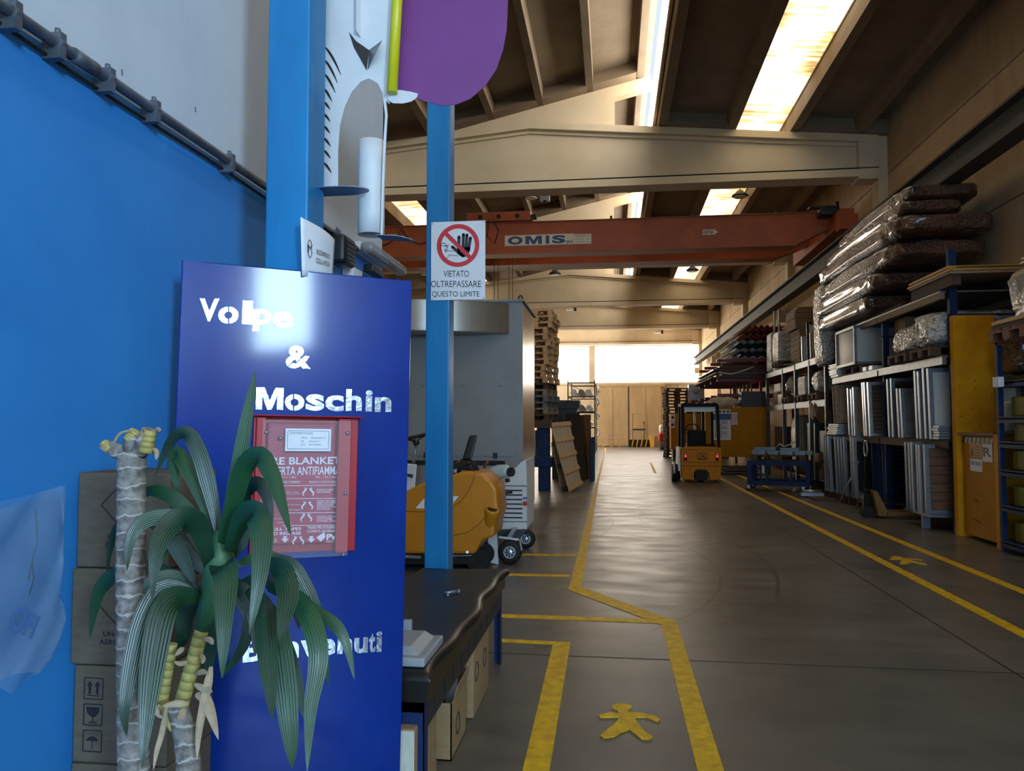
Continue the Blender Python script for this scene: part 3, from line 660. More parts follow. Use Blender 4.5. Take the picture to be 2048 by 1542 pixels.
# ---------------------------------------------------------------- carton stack against the wall
def yz(x0, y, z): return Vector((x0, y, z))
def carton(name, lab, cx, cy, z, sx, sy, sz, rz, marks, mats=None):
    t = thing(name, lab, 'box', (cx, cy, z), rz, 'aerosol cartons stacked against the blue wall')
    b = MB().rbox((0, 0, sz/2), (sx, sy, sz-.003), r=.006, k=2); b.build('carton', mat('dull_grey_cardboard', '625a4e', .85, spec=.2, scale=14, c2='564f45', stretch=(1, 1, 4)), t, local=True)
    b = MB().box(-sx/2, sx/2, -.03, .03, sz-.0015, sz-.0005); b.build('packing_tape', mat('brown_tape', '574f42', .5), t, local=True)
    w = MB(); y = -sy/2-.0012
    def fr(x0, z0, x1, z1, th=.003):
        for a, e in (((x0,z0),(x1,z0)), ((x1,z0),(x1,z1)), ((x1,z1),(x0,z1)), ((x0,z1),(x0,z0))): w.bar((a[0],y,a[1]), (e[0],y,e[1]), th, .0008, up=(0, 1, 0))
    if marks == 'un':
        w.text('UN 1950', (-.045, y, .085), (.09, 0, 0), (0, 0, .015), 0, .02); w.text('AEROSOLS', (-.056, y, .062), (.112, 0, 0), (0, 0, .015), 0, .02)
        c = (0, .185)
        for a, e in (((-.07,0),(0,.07)), ((0,.07),(.07,0)), ((.07,0),(0,-.07)), ((0,-.07),(-.07,0))): w.bar((c[0]+a[0],y,c[1]+a[1]), (c[0]+e[0],y,c[1]+e[1]), .003, .0008, up=(0, 1, 0))
    elif marks == 'icons':
        x = -sx/2+.035
        for k, zc in enumerate((.215, .14, .065)):
            fr(x, zc-.03, x+.058, zc+.03)
            m = x+.029
            P = lambda q: w.add([Vector((m+a, y, zc+e)) for a, e in q], [tuple(range(len(q)))])
            if k == 0:
                for dx in (-.012, .012): P([(dx-.004,-.016), (dx+.004,-.016), (dx+.004,.008), (dx+.009,.008), (dx,.022), (dx-.009,.008), (dx-.004,.008)])
                P([(-.02,-.022), (.02,-.022), (.02,-.019), (-.02,-.019)])
            elif k == 1:
                P([(-.022,.022), (.022,.022), (.018,.004), (.006,-.006), (-.006,-.006), (-.018,.004)]); P([(-.002,-.006), (.002,-.006), (.002,-.02), (-.002,-.02)]); P([(-.012,-.024), (.012,-.024), (.012,-.02), (-.012,-.02)])
            else:
                P([(-.02,0), (.02,0), (.013,.010), (0,.014), (-.013,.010)]); P([(-.0015,0), (.0015,0), (.0015,-.022), (-.0015,-.022)])
                for q in range(6): P([(-.02+q*.008,.018), (-.018+q*.008,.018), (-.020+q*.008,.024), (-.022+q*.008,.024)])
    w.build('printed_marks', M_INK, t, local=True)
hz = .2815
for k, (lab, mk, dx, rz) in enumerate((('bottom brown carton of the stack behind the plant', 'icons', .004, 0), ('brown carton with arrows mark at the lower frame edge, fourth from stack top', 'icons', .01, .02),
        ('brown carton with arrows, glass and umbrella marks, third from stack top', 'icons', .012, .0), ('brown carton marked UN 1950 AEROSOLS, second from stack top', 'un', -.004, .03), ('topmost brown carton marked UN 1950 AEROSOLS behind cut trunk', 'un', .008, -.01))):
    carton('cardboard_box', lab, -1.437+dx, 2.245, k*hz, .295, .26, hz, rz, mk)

# ---------------------------------------------------------------- plastic bag at the wall
rnd = random.Random(4)
M_BAG = mat('clear_plastic_bag', '8fa9c8', .12, var=.1, scale=9, alpha=.2, bump=.5, bscale=14, spec=.8)
t = thing('plastic_bag', 'crumpled clear plastic bag with blue print hanging at the blue wall', 'bag', (-1.48, 1.75, .9))
def bag(i, j):
    a = 2*math.pi*i; wv = .235*(1-.10*j)*(1 if j > .25 else .45+.55*(j/.25)**.6)
    y = 1.735+wv*math.cos(a)+.02*math.sin(9*j+3*a); x = -1.50+.05*math.sin(a)*(1-.6*j)+.012*math.sin(13*j+5*a)
    z = .90+.45*j+.02*math.cos(a)*(.5+j)+.10*(1-j)*max(0, -math.cos(a))
    return Vector((max(x, -1.592), y, z))
MB().grid(bag, 40, 22, closed=True).build('bag_film', M_BAG, t)
w = MB()
for s, j, sz in (('OFI', .36, .05),):
    vs, fs = text_geo(s, .03); w.add([Vector((-1.442, 1.70+.08*x+.03*y, .9+.45*j-.05*x+sz*y)) for x, y in vs], fs)
w.build('blue_print', mat('faded_blue_print', '4a72b4', .5), t)
b = MB().cyl((-1.6, 1.62, 1.36), (-1.49, 1.62, 1.37), .006, 8); b.build('hook', M_STEELG, t)

# ---------------------------------------------------------------- potted plant
def z7(x, y): return (100+x*.5329, 720+y*.5331)
t = thing('potted_plant', 'potted dragon plant with drooping dark green leaves and a bare cut trunk', 'plant', (-.95, 1.62, 0))
b = MB().lathe((-.95, 1.62, 0), [(.17, 0), (.19, .02), (.225, .40), (.24, .41), (.24, .45), (.215, .45), (.21, .41)], n=32); b.build('pot', mat('grey_plant_pot', '4c4f55', .6), t)
b = MB().lathe((-.95, 1.62, .39), [(.208, 0), (.2, .02), (.05, .035)], n=24); b.build('soil', mat('potting_soil', '2b2018', .95, var=.4, scale=40, bump=.5), t)
M_BARK = bpy.data.materials.new('ringed_grey_bark'); M_BARK.use_nodes = True
N = M_BARK.node_tree.nodes; L = M_BARK.node_tree.links; bs = N['Principled BSDF']; bs.inputs['Roughness'].default_value = .85
tc = N.new('ShaderNodeTexCoord'); wv = N.new('ShaderNodeTexWave'); wv.wave_type = 'BANDS'; wv.bands_direction = 'Z'
wv.inputs['Scale'].default_value = 9; wv.inputs['Distortion'].default_value = 4; wv.inputs['Detail'].default_value = 3; wv.inputs['Detail Scale'].default_value = 2.2
L.new(tc.outputs['Object'], wv.inputs[0]); nz = N.new('ShaderNodeTexNoise'); nz.inputs['Scale'].default_value = 55; nz.inputs['Detail'].default_value = 6; L.new(tc.outputs['Object'], nz.inputs[0])
r1 = N.new('ShaderNodeValToRGB'); e = r1.color_ramp.elements; e[0].position = .30; e[0].color = (*lin('57524d'), 1); e[1].position = .70; e[1].color = (*lin('8f8983'), 1); L.new(nz.outputs[0], r1.inputs[0])
r2 = N.new('ShaderNodeValToRGB'); e = r2.color_ramp.elements; e[0].position = .93; e[0].color = (0, 0, 0, 1); e[1].position = .985; e[1].color = (1, 1, 1, 1); L.new(wv.outputs[1], r2.inputs[0])
mx = N.new('ShaderNodeMix'); mx.data_type = 'RGBA'; L.new(r2.outputs[0], mx.inputs[0]); L.new(r1.outputs[0], mx.inputs[6]); mx.inputs[7].default_value = (*lin('a19d97'), 1); L.new(mx.outputs[2], bs.inputs['Base Color'])
bp = N.new('ShaderNodeBump'); bp.inputs['Strength'].default_value = .5; bp.inputs['Distance'].default_value = .008; L.new(wv.outputs[1], bp.inputs['Height']); L.new(bp.outputs[0], bs.inputs['Normal'])
rr = random.Random(7)
def stem(px_, Y, rad, jit=.03, per=3, n=14):
    P = []; Rr = []
    for k in range(len(px_)-1):
        for i in range(per):
            f = i/per; u = px_[k][0]+(px_[k+1][0]-px_[k][0])*f; v = px_[k][1]+(px_[k+1][1]-px_[k][1])*f
            P.append(PY(u, v, Y)); Rr.append(rad[k]+(rad[k+1]-rad[k])*f+rr.uniform(-jit, jit)*rad[k])
    P.append(PY(*px_[-1], Y)); Rr.append(rad[-1]); return P, Rr
YT = 1.62
P, Rr = stem([(264, 902), (262, 1100), (264, 1300), (268, 1542)], YT, [.031, .031, .032, .034], .05, 14)
P.append(Vector((P[-1].x+.03, YT, .40))); Rr.append(.038)
MB().tube(P, Rr, 20).build('cut_trunk', M_BARK, t, label='thick bare grey trunk, cut at the top')
P, Rr = stem([(352, 1405), (372, 1470), (378, 1542)], YT, [.021, .025, .026], .05, 6); P.append(Vector((P[-1].x+.0, YT, .40))); Rr.append(.032)
MB().tube(P, Rr, 18).build('trunk', M_BARK, t)
def ringed(mb, a, e, r0, r1, n):                 # fresh stem: overlapping leaf scars
    for k in range(n):
        p = a.lerp(e, k/n); q = a.lerp(e, (k+1.15)/n); r = r0+(r1-r0)*k/n
        mb.tube([p, p.lerp(q, .5), q], [r*1.03, r*.99, r*.95], 14)
b = MB(); ringed(b, PY(362, 1412, YT), PY(405, 1255, YT), .017, .0155, 9); b.build('green_stem', M_STEM, t)
b = MB(); ringed(b, PY(326, 1402, YT+.03), PY(345, 1290, YT+.03), .012, .011, 7); b.tube([PY(326, 1400, YT+.03), PY(340, 1440, YT+.01), PY(352, 1450, YT)], [.012, .014, .016], 10); b.build('green_stem', M_STEM, t)
for a, e, r in (((252, 905), (218, 893), .017), ((262, 900), (268, 866), .018), ((276, 905), (300, 858), .019)):
    b = MB(); b.tube([PY(*a, YT), PY((a[0]*.4+e[0]*.6), a[1]*.4+e[1]*.6+4, YT-.01), PY(*e, YT-.01)], [r*1.1, r, r*.85], 14); b.build('trunk_stub', M_BARK, t)
for a, e, r in (((222, 900), (208, 886), .012), ((258, 880), (270, 862), .013), ((292, 905), (300, 862), .016)):
    b = MB(); ringed(b, PY(*a, YT-.015), PY(*e, YT-.015), r, r*.9, 4); b.build('stub_bud', M_STEM, t)
b = MB()
def blade(mb, pts, w, Y0, Y1, keel=.14, face=None, n=22, tipw=.0, sag=0):
    """strap leaf: pixel mid-line, half width in metres, depth from base to tip"""
    C = []
    k = len(pts)-1
    for i in range(n+1):
        s = i/n*k; j = min(int(s), k-1); f = s-j
        p0 = pts[max(j-1, 0)]; p1 = pts[j]; p2 = pts[j+1]; p3 = pts[min(j+2, k)]
        def cr(a, b_, c_, d_): return .5*((2*b_)+(-a+c_)*f+(2*a-5*b_+4*c_-d_)*f*f+(-a+3*b_-3*c_+d_)*f**3)
        u, v = z7(cr(p0[0], p1[0], p2[0], p3[0]), cr(p0[1], p1[1], p2[1], p3[1]))
        x = i/n; C.append(PY(u, v, Y0+(Y1-Y0)*(x**.8)))
    rows = []
    for i, p in enumerate(C):
        d = (C[min(i+1, n)]-C[max(i-1, 0)]).normalized(); x = i/n
        view = (p-CAMP).normalized(); side = d.cross(view)
        if side.length < .2: side = RT.copy()
        side = side.normalized()
        if face: side = (side+Vector(face)*.35).normalized()
        nn = side.cross(d).normalized()
        hw = w*(min(1, .42+2.2*x) if x < .4 else 1)*max(.02, (1-((x-.4)/.6)**2.2) if x > .4 else 1)
        up_ = nn*hw*keel
        row = []
        for q in range(9):
            c_ = -1+q/4; row.append(p+side*hw*c_+nn*hw*(keel*abs(c_)**1.3-.1*keel+(.04 if q % 2 else 0)))
        rows.append(row)
    vs = [q for r_ in rows for q in r_]
    fs = [(i*9+j, i*9+j+1, (i+1)*9+j+1, (i+1)*9+j) for i in range(n) for j in range(8)]
    mb.add(vs, fs, 0, True)
lv = [([(640,760),(672,600),(712,370),(745,180),(772,35)], .0175, 1.62, 1.62),
 ([(640,720),(675,590),(725,410),(785,358),(832,430),(870,540),(905,660)], .022, 1.62, 1.45),
 ([(650,700),(690,590),(735,490),(785,465),(822,540),(832,640)], .018, 1.64, 1.60),
 ([(635,660),(605,510),(560,350),(510,272),(450,310),(393,440)], .019, 1.64, 1.66),
 ([(625,680),(580,530),(520,410),(472,345),(468,420),(480,505)], .020, 1.66, 1.72),
 ([(620,740),(550,610),(460,515),(372,492),(335,540)], .018, 1.66, 1.68),
 ([(600,760),(520,610),(420,588),(340,615),(298,690),(290,790)], .018, 1.62, 1.52),
 ([(600,780),(565,640),(510,592),(440,630),(398,730),(383,905)], .026, 1.60, 1.42),
 ([(670,720),(715,605),(765,570),(795,650),(785,820),(748,1030)], .026, 1.58, 1.38),
 ([(640,840),(640,775),(658,800),(655,950),(646,1195)], .027, 1.56, 1.36),
 ([(560,900),(490,888),(428,940),(390,1110),(365,1310),(345,1535)], .029, 1.58, 1.38),
 ([(565,880),(430,850),(355,950),(310,1110),(280,1300),(288,1410)], .020, 1.60, 1.44),
 ([(800,760),(865,785),(893,870),(880,960),(860,1065)], .024, 1.56, 1.42),
 ([(740,860),(795,920),(812,1050),(824,1200),(834,1345)], .023, 1.58, 1.40),
 ([(790,890),(850,1010),(880,1200),(900,1400),(910,1530)], .025, 1.58, 1.44),
 ([(820,850),(915,890),(975,970),(1008,1110),(978,1310),(965,1545)], .023, 1.60, 1.46),
 ([(840,850),(950,920),(1060,985),(1110,1060),(1143,1200)], .015, 1.62, 1.60),
 ([(810,740),(900,760),(960,850),(1000,950),(1030,1100),(1046,1225)], .016, 1.64, 1.66),
 ([(560,860),(400,780),(280,790),(200,840),(165,940),(150,1045)], .019, 1.74, 1.80),
 ([(560,800),(400,620),(290,600),(235,670),(212,808)], .014, 1.76, 1.82),
 ([(600,800),(500,720),(455,660),(505,760),(548,855)], .022, 1.66, 1.62),
 ([(575,900),(605,1000),(590,1100),(598,1190)], .026, 1.68, 1.72),
 ([(690,880),(745,960),(722,1080),(640,1192)], .015, 1.66, 1.66),
 ([(560,900),(390,890),(332,1000),(325,1290)], .016, 1.64, 1.58),
 ([(780,880),(860,1020),(920,1180),(955,1350)], .018, 1.68, 1.68),
 ([(700,770),(810,735),(920,800),(990,910)], .016, 1.68, 1.72),
 ([(580,860),(470,820),(400,830),(330,890),(262,1100)], .020, 1.66, 1.60),
 ([(640,780),(590,690),(575,600),(585,560)], .018, 1.68, 1.70),
 ([(650,780),(700,700),(745,660),(800,690)], .018, 1.68, 1.72),
 ([(700,860),(760,830),(850,840),(920,930),(935,1010)], .018, 1.66, 1.64),
 ([(560,880),(510,960),(500,1040),(470,1090)], .02, 1.68, 1.70),
 ([(660,820),(740,880),(775,1000),(770,1110)], .02, 1.66, 1.62),
 ([(610,800),(520,690),(440,680),(400,760),(395,850)], .02, 1.67, 1.66)]
for pts, w_, a, e in lv: blade(b, pts, w_*.93, a, e)
lc = b.build('leaf_crown', M_LEAF, t)
at = lc.data.attributes.new('across', 'FLOAT', 'POINT')
a2 = lc.data.attributes.new('leaf_tone', 'FLOAT', 'POINT'); rl = random.Random(2); tone = [rl.random() for _ in range(60)]
for i in range(len(lc.data.vertices)): at.data[i].value = (i % 9)/8; a2.data[i].value = tone[i//(9*23)]
nt = M_LEAF.node_tree; N = nt.nodes; L = nt.links; bs = N['Principled BSDF']      # lengthwise veins
tn = N.new('ShaderNodeAttribute'); tn.attribute_name = 'leaf_tone'
old = bs.inputs['Base Color'].links[0].from_socket; mxl = N.new('ShaderNodeMix'); mxl.data_type = 'RGBA'; mxl.blend_type = 'MULTIPLY'; mxl.inputs[0].default_value = 1
rt_ = N.new('ShaderNodeValToRGB'); rt_.color_ramp.elements[0].color = (.42, .5, .72, 1); rt_.color_ramp.elements[1].color = (1.0, 1.0, .62, 1)
L.new(tn.outputs['Fac'], rt_.inputs[0]); L.new(old, mxl.inputs[6]); L.new(rt_.outputs[0], mxl.inputs[7]); L.new(mxl.outputs[2], bs.inputs['Base Color'])
an = N.new('ShaderNodeAttribute'); an.attribute_name = 'across'
m1 = N.new('ShaderNodeMath'); m1.operation = 'MULTIPLY'; m1.inputs[1].default_value = 50; L.new(an.outputs['Fac'], m1.inputs[0])
m2 = N.new('ShaderNodeMath'); m2.operation = 'SINE'; L.new(m1.outputs[0], m2.inputs[0])
bp = N.new('ShaderNodeBump'); bp.inputs['Strength'].default_value = .18; bp.inputs['Distance'].default_value = .0025
L.new(m2.outputs[0], bp.inputs['Height']); L.new(bp.outputs[0], bs.inputs['Normal'])
core = MB(); core.tube([PY(404, 1258, YT), PY(428, 1195, YT), PY(440, 1120, YT), PY(441, 1060, YT)], [.017, .03, .034, .012], 14); core.build('crown_core', mat('pale_leaf_base', '2a5a38', .5, scale=8), t)
b = MB()
for pts, w_ in (([(545,1255),(580,1270),(605,1330),(632,1425)], .012), ([(605,1150),(590,1230),(560,1380),(552,1500)], .009), ([(440,1290),(420,1400),(400,1470),(388,1540)], .006),
        ([(505,1080),(490,1090),(470,1110)], .006), ([(575,1045),(600,1050),(612,1068)], .006), ([(545,1180),(570,1170),(588,1175)], .006), ([(520,1290),(470,1290),(420,1300)], .007), ([(540,1215),(580,1235),(610,1245)], .007),
        ([(395,270),(405,262),(412,268)], .006), ([(215,345),(195,325),(185,320)], .005), ([(235,320),(265,275),(320,262)], .003), ([(385,330),(400,345),(398,375)], .005), ([(520,1130),(490,1140),(465,1130)], .005), ([(500,1300),(495,1330),(478,1345)], .008), ([(560,1100),(575,1120),(570,1140)],.005), ([(352,300),(345,270),(352,262)],.004), ([(420,1310),(405,1300),(404,1330),(430,1345)],.005)):
    b = MB(); blade(b, pts, w_, YT-.02, YT-.05, keel=.5, n=8); b.build('dry_leaf', M_DRY, t)

# ---------------------------------------------------------------- padded bench
BX0, BX1, BY0, BY1, BZ = -1.275, -.695, 2.93, 5.07, .60
M_VINYL = mat('black_vinyl', '1a1917', .38, spec=.35, scale=4, var=.1, bump=.10, bscale=5)
t = thing('padded_bench', 'long low bench with black padded vinyl top and blue steel legs', 'bench', (-.98, 4.0, 0))
b = MB()
def cush(i, j):
    x = BX0+(BX1-BX0)*i; y = BY0+(BY1-BY0)*j
    ex = min(i, 1-i)*(BX1-BX0); ey = min(j, 1-j)*(BY1-BY0); e = min(ex, ey)
    r = .035
    z = BZ-(r-math.sqrt(max(0, r*r-(r-e)**2)) if e < r else 0)-.004*math.sin(j*14)*math.sin(i*5)
    return Vector((x-(.012*math.sin(j*11)+.01*math.sin(j*23)) * (i > .9), y, z))
us = 24; vs_ = 60
b.grid(lambda i, j: cush((1-math.cos(i*math.pi))/2, (1-math.cos(j*math.pi))/2), us, vs_)
b.box(BX0+.002, BX1-.012, BY0+.002, BY1-.002, BZ-.115, BZ-.03)
b.build('cushion', M_VINYL, t)
b = MB()
for x in (BX0+.02, BX1-.035):
    b.box(x, x+.004, BY0+.02, BY1-.02, BZ-.235, BZ-.115); b.box(x-.01 if x > -1 else x, x+.012, BY0+.02, BY1-.02, BZ-.119, BZ-.115)
b.box(BX0+.02, BX1-.035, BY0+.02, BY0+.024, BZ-.16, BZ-.115).box(BX0+.02, BX1-.035, BY1-.024, BY1-.02, BZ-.235, BZ-.115)
for y in (3.4, 4.0, 4.6): b.box(BX0+.02, BX1-.035, y, y+.04, BZ-.14, BZ-.117)
b.build('frame', mat('dark_bench_steel', '2b3038', .5, .3, scale=6), t)
b = MB()
for k in range(10): b.box(BX1-.0305, BX1-.0295, 3.12+k*.19, 3.135+k*.19, BZ-.22, BZ-.14)
b.build('apron_slot', M_DARK, t)
for sx, sy in ((0, 0), (1, 0), (0, 1), (1, 1)):
    x = BX0+.02 if sx == 0 else BX1-.03; y = BY0+.02 if sy == 0 else BY1-.025; g = 1 if sx == 0 else -1; h = 1 if sy == 0 else -1
    w0 = .09 if sy == 0 else .05
    b = MB().box(min(x, x+g*w0), max(x, x+g*w0), min(y, y+h*.004), max(y, y+h*.004), 0, BZ-.115).box(min(x, x+g*.004), max(x, x+g*.004), min(y, y+h*.06), max(y, y+h*.06), 0, BZ-.115)
    b.build('leg', M_BLUED, t)
# things on the bench
t = thing('vented_housing', 'grey plastic vented lamp housing lying on near bench end', 'housing', (-.93, 3.13, BZ))
M_GP = mat('silver_grey_plastic', '8f959c', .4, scale=8, var=.06)
b = MB().rbox((-.93, 3.14, BZ+.022), (.40, .34, .036), r=.008); b.build('tray', M_GP, t)
b = MB(); z0, z1 = BZ+.04, BZ+.07
b.hexa([(-1.10,3.0,z0),(-.76,3.0,z0),(-.76,3.28,z0),(-1.10,3.28,z0),(-1.08,3.03,z1),(-.80,3.03,z1),(-.80,3.26,z1),(-1.08,3.26,z1)]); b.build('lid', M_GP, t, bevel=.004)
b = MB()
for k in range(16): b.obox((-1.07+k*.0155, 3.013, BZ+.055), (.007, .004, .016), (math.radians(-45), 0, 0))
b.build('vent_slot', M_DARK, t)
b = MB().rbox((-.885, 3.272, BZ+.085), (.05, .03, .05), r=.008); b.build('clip', M_GP, t)
t = thing('steel_bolt', 'short steel bolt with loose nut lying on black bench top', 'bolt', (-.95, 4.05, BZ))
a = PZ(889, 1186, BZ+.012); e = PZ(915, 1183, BZ+.012)
b = MB().cyl(a, e, .008, 10).cyl(e, e+(e-a)*.15, .014, 6); b.build('bolt_shaft', M_STEELG, t)
a = PZ(893, 1190, BZ+.009); b = MB().cyl(a, a+Vector((.012, .005, 0)), .011, 6); b.build('nut', M_STEELG, t)
# cartons under the bench
t = thing('cardboard_box', 'closed carton printed 25 AEROSOLS x 500 ML before the near bench leg', 'box', (-.87, 3.08, 0), 0, 'cartons under the bench')
b = MB().rbox((-.885, 3.09, .198), (.27, .38, .394), r=.006, k=2); b.build('carton', [M_CARD], t)
b = MB().box(-1.02, -.75, 2.897, 2.8995, .004, .39); b.build('front_flap', M_CARDL, t)
w = MB(); w.text('25 AEROSOLS x 500 ML', (-.80, 2.96, .3956), (.0, .26, 0), (-.035, 0, 0), 0, .01); w.build('printed_marks', M_INK, t)
t = thing('cardboard_box', 'open topped brown carton under the bench, nearest the walkway', 'box', (-.8, 3.75, 0), 0, 'cartons under the bench')
b = MB(); x0, x1, y0, y1, h = -.90, -.745, 3.56, 3.92, .26
b.box(x0, x1, y0, y1, 0, .006)
for q in ((x0, x1, y0, y0+.006), (x0, x1, y1-.006, y1), (x0, x0+.006, y0, y1), (x1-.006, x1, y0, y1)): b.box(*q, 0, h)
b.build('carton', M_CARD, t)
b = MB().obox((-.82, 3.93, .30), (.15, .004, .10), (.3, 0, 0)).obox((-.735, 3.74, .29), (.004, .3, .08), (0, .25, 0)); b.build('open_flap', M_CARD, t)
w = MB().tube([(-.7440, 3.70+.04*math.cos(a), .12+.05*math.sin(a)) for a in [k*math.pi/6 for k in range(13)]], .003, 5); w.build('printed_marks', M_INK, t)
t = thing('cardboard_box', 'tall brown carton under the bench behind the open one', 'box', (-.82, 4.3, 0), 0, 'cartons under the bench')
b = MB().rbox((-.845, 4.32, .185), (.22, .50, .365), r=.006, k=2); b.build('carton', M_CARD, t)
w = MB()
for zc in (.22,):
    for yc in (4.16, 4.42): w.tube([(-.7345, yc+.05*math.cos(a), zc+.05*math.sin(a)) for a in [k*math.pi/6 for k in range(13)]], .003, 5)
w.build('printed_marks', M_INK, t)
t = thing('shipping_label_roll', 'small white paper slip sticking up from open carton', 'paper', (-.8, 3.9, .2))
b = MB().obox((-.80, 3.80, .205), (.05, .002, .40), (.15, .1, .2)); b.build('slip', M_PAPER, t)
# ================================================================ left side of the hall
# ---------------------------------------------------------------- ride-on floor scrubber
M_ORANGE = mat('amber_moulded_plastic', 'c8841c', .38, scale=3, c2='b87616')
M_WMACH = mat('light_grey_machine_paint', 'c9cdd1', .4, scale=5, var=.06)
M_TANK = mat('grey_green_tank', '9fb0b4', .3, scale=4, var=.08)
sy0 = 7.95
def z6(x, y, Y=sy0): return PY(780+x*.2205, 820+y*.2205, Y)
t = thing('floor_scrubber', 'amber ride-on floor scrubber with steering wheel, behind the blue post', 'cleaning machine', (-1.9, 8.3, 0))
prof = [(-60,1305), (-140,1200), (-150,1000), (-60,860), (120,770), (200,708), (310,655), (450,615), (575,590), (640,560), (720,560), (790,572), (850,590), (920,650), (965,720), (972,830), (985,930), (960,1010), (945,1060), (945,1150), (835,1180), (770,1308)]
b = MB().prism([z6(*p) for p in prof][::-1], (0, .68, 0), smooth=True); b.build('body', M_ORANGE, t, bevel=.03)
b = MB()
for pts in ([(765,575), (755,640), (710,740), (640,830), (560,885), (400,925), (100,918)], [(565,1140), (700,1110), (800,1040), (860,970)]):
    b.tube([z6(x, y, sy0-.001) for x, y in pts], .004, 6)
b.build('body_seam', mat('dark_amber_seam', '7a4c10', .5), t)
b = MB(); b.prism([z6(*p, sy0-.004) for p in ((570,782), (625,782), (570,845))][::-1], (0, .004, 0)); b.build('warning_sticker', M_PAPER, t)
b = MB(); b.prism([z6(*p, sy0-.004) for p in ((310,800), (232,892), (310,894))][::-1], (0, .004, 0)); b.build('warning_sticker', M_PAPER, t)
n0 = z6(930, 900, sy0-.02); ax = (z6(900, 1060, sy0+.05)-n0).normalized()
b = MB().lathe(n0, [(.062, 0), (.072, .004), (.075, .02), (.07, .06), (.055, .16), (.03, .26)], ax, 20); b.build('drain_spout', M_ORANGE, t)
b = MB().lathe(n0-ax*.002, [(.052, 0), (.05, .002)], ax, 20); b.build('spout_opening', M_RUBBER, t)
b = MB().tube([z6(610,560,sy0+.2), z6(640,520,sy0+.2), z6(720,515,sy0+.2), z6(760,560,sy0+.2)], .033, 12); b.build('suction_hose', M_RUBBER, t)
b = MB().tube([z6(640,480,sy0+.35), z6(700,465,sy0+.35), z6(760,490,sy0+.35), z6(785,560,sy0+.35)], .036, 12); b.build('suction_hose', M_RUBBER, t)
MB().cyl(z6(580,550,sy0+.2), z6(612,550,sy0+.2), .035, 14).build('hose_cuff', mat('beige_hose_cuff', 'b7b3a6', .5), t)
MB().cyl(z6(605,505,sy0+.35), z6(650,480,sy0+.35), .035, 14).build('hose_cuff', MATS['beige_hose_cuff'], t)
s0 = z6(690, 450, sy0+.3); s1 = z6(765, 228, sy0+.3)
b = MB().hexa([z6(655,450,sy0+.12), z6(740,450,sy0+.12), z6(740,450,sy0+.52), z6(655,450,sy0+.52), z6(722,228,sy0+.16), z6(795,228,sy0+.16), z6(795,228,sy0+.48), z6(722,228,sy0+.48)]); b.build('seat_back', M_BLACKP, t, bevel=.02)
b = MB().hexa([z6(480,575,sy0+.12), z6(740,480,sy0+.12), z6(740,480,sy0+.52), z6(480,575,sy0+.52), z6(470,520,sy0+.14), z6(700,440,sy0+.14), z6(700,440,sy0+.5), z6(470,520,sy0+.5)]); b.build('seat', M_BLACKP, t, bevel=.02)
c0 = z6(225, 245, sy0+.3)
b = MB(); tl = Vector((-.25, 0, 1)).normalized(); e1 = Vector((0, 1, 0)); e2 = tl.cross(e1)
b.tube([c0+(e1*math.cos(a)+e2*math.sin(a))*.17 for a in [k*math.pi/12 for k in range(25)]], .014, 8)
for a in (.5, 2.6, 4.7): b.bar(c0-tl*.05, c0+(e1*math.cos(a)+e2*math.sin(a))*.165, .03, .012)
b.cyl(c0-tl*.09, c0-tl*.03, .035, 12); b.build('steering_wheel', M_BLACKP, t)
b = MB().cyl(c0-tl*.08, z6(215,480,sy0+.3), .016, 10); b.build('steering_column', M_STEELG, t)
b = MB().hexa([z6(60,770,sy0+.1), z6(225,715,sy0+.1), z6(225,715,sy0+.58), z6(60,770,sy0+.58), z6(100,480,sy0+.1), z6(245,492,sy0+.1), z6(245,492,sy0+.58), z6(100,480,sy0+.58)]); b.build('front_console', M_WMACH, t, bevel=.012)
b = MB().tube([z6(130,582,sy0+.08), z6(175,592,sy0+.08), z6(205,600,sy0+.08)], [.008, .014, .02], 10); b.build('lever', M_BLACKP, t)
for x, r in ((-20, .12), (790, .12)):
    c = z6(x, 1340, sy0+.12); c.z = r; b = MB().cyl(c, c+Vector((0, .09, 0)), r, 22); b.build('wheel', M_RUBBER, t)
    c = c+Vector((0, .38, 0)); b = MB().cyl(c, c+Vector((0, .09, 0)), r, 22); b.build('wheel', M_RUBBER, t)
b = MB().hexa([z6(-100,1400,sy0+.05), z6(760,1400,sy0+.05), z6(760,1400,sy0+.6), z6(-100,1400,sy0+.6), z6(-80,1300,sy0+.05), z6(770,1300,sy0+.05), z6(770,1300,sy0+.6), z6(-80,1300,sy0+.6)]); b.build('chassis', M_BLACKP, t)
b = MB().bar(z6(560,1322,sy0+.02), z6(740,1318,sy0+.02), .02, .012).bar(z6(110,1325,sy0+.02), z6(280,1335,sy0+.02), .02, .03); b.build('squeegee_rail', M_ALU, t)
b = MB().cyl(z6(700,1290,sy0-.01), z6(700,1290,sy0+.01), .014, 12); b.build('bolt', M_ALU, t)

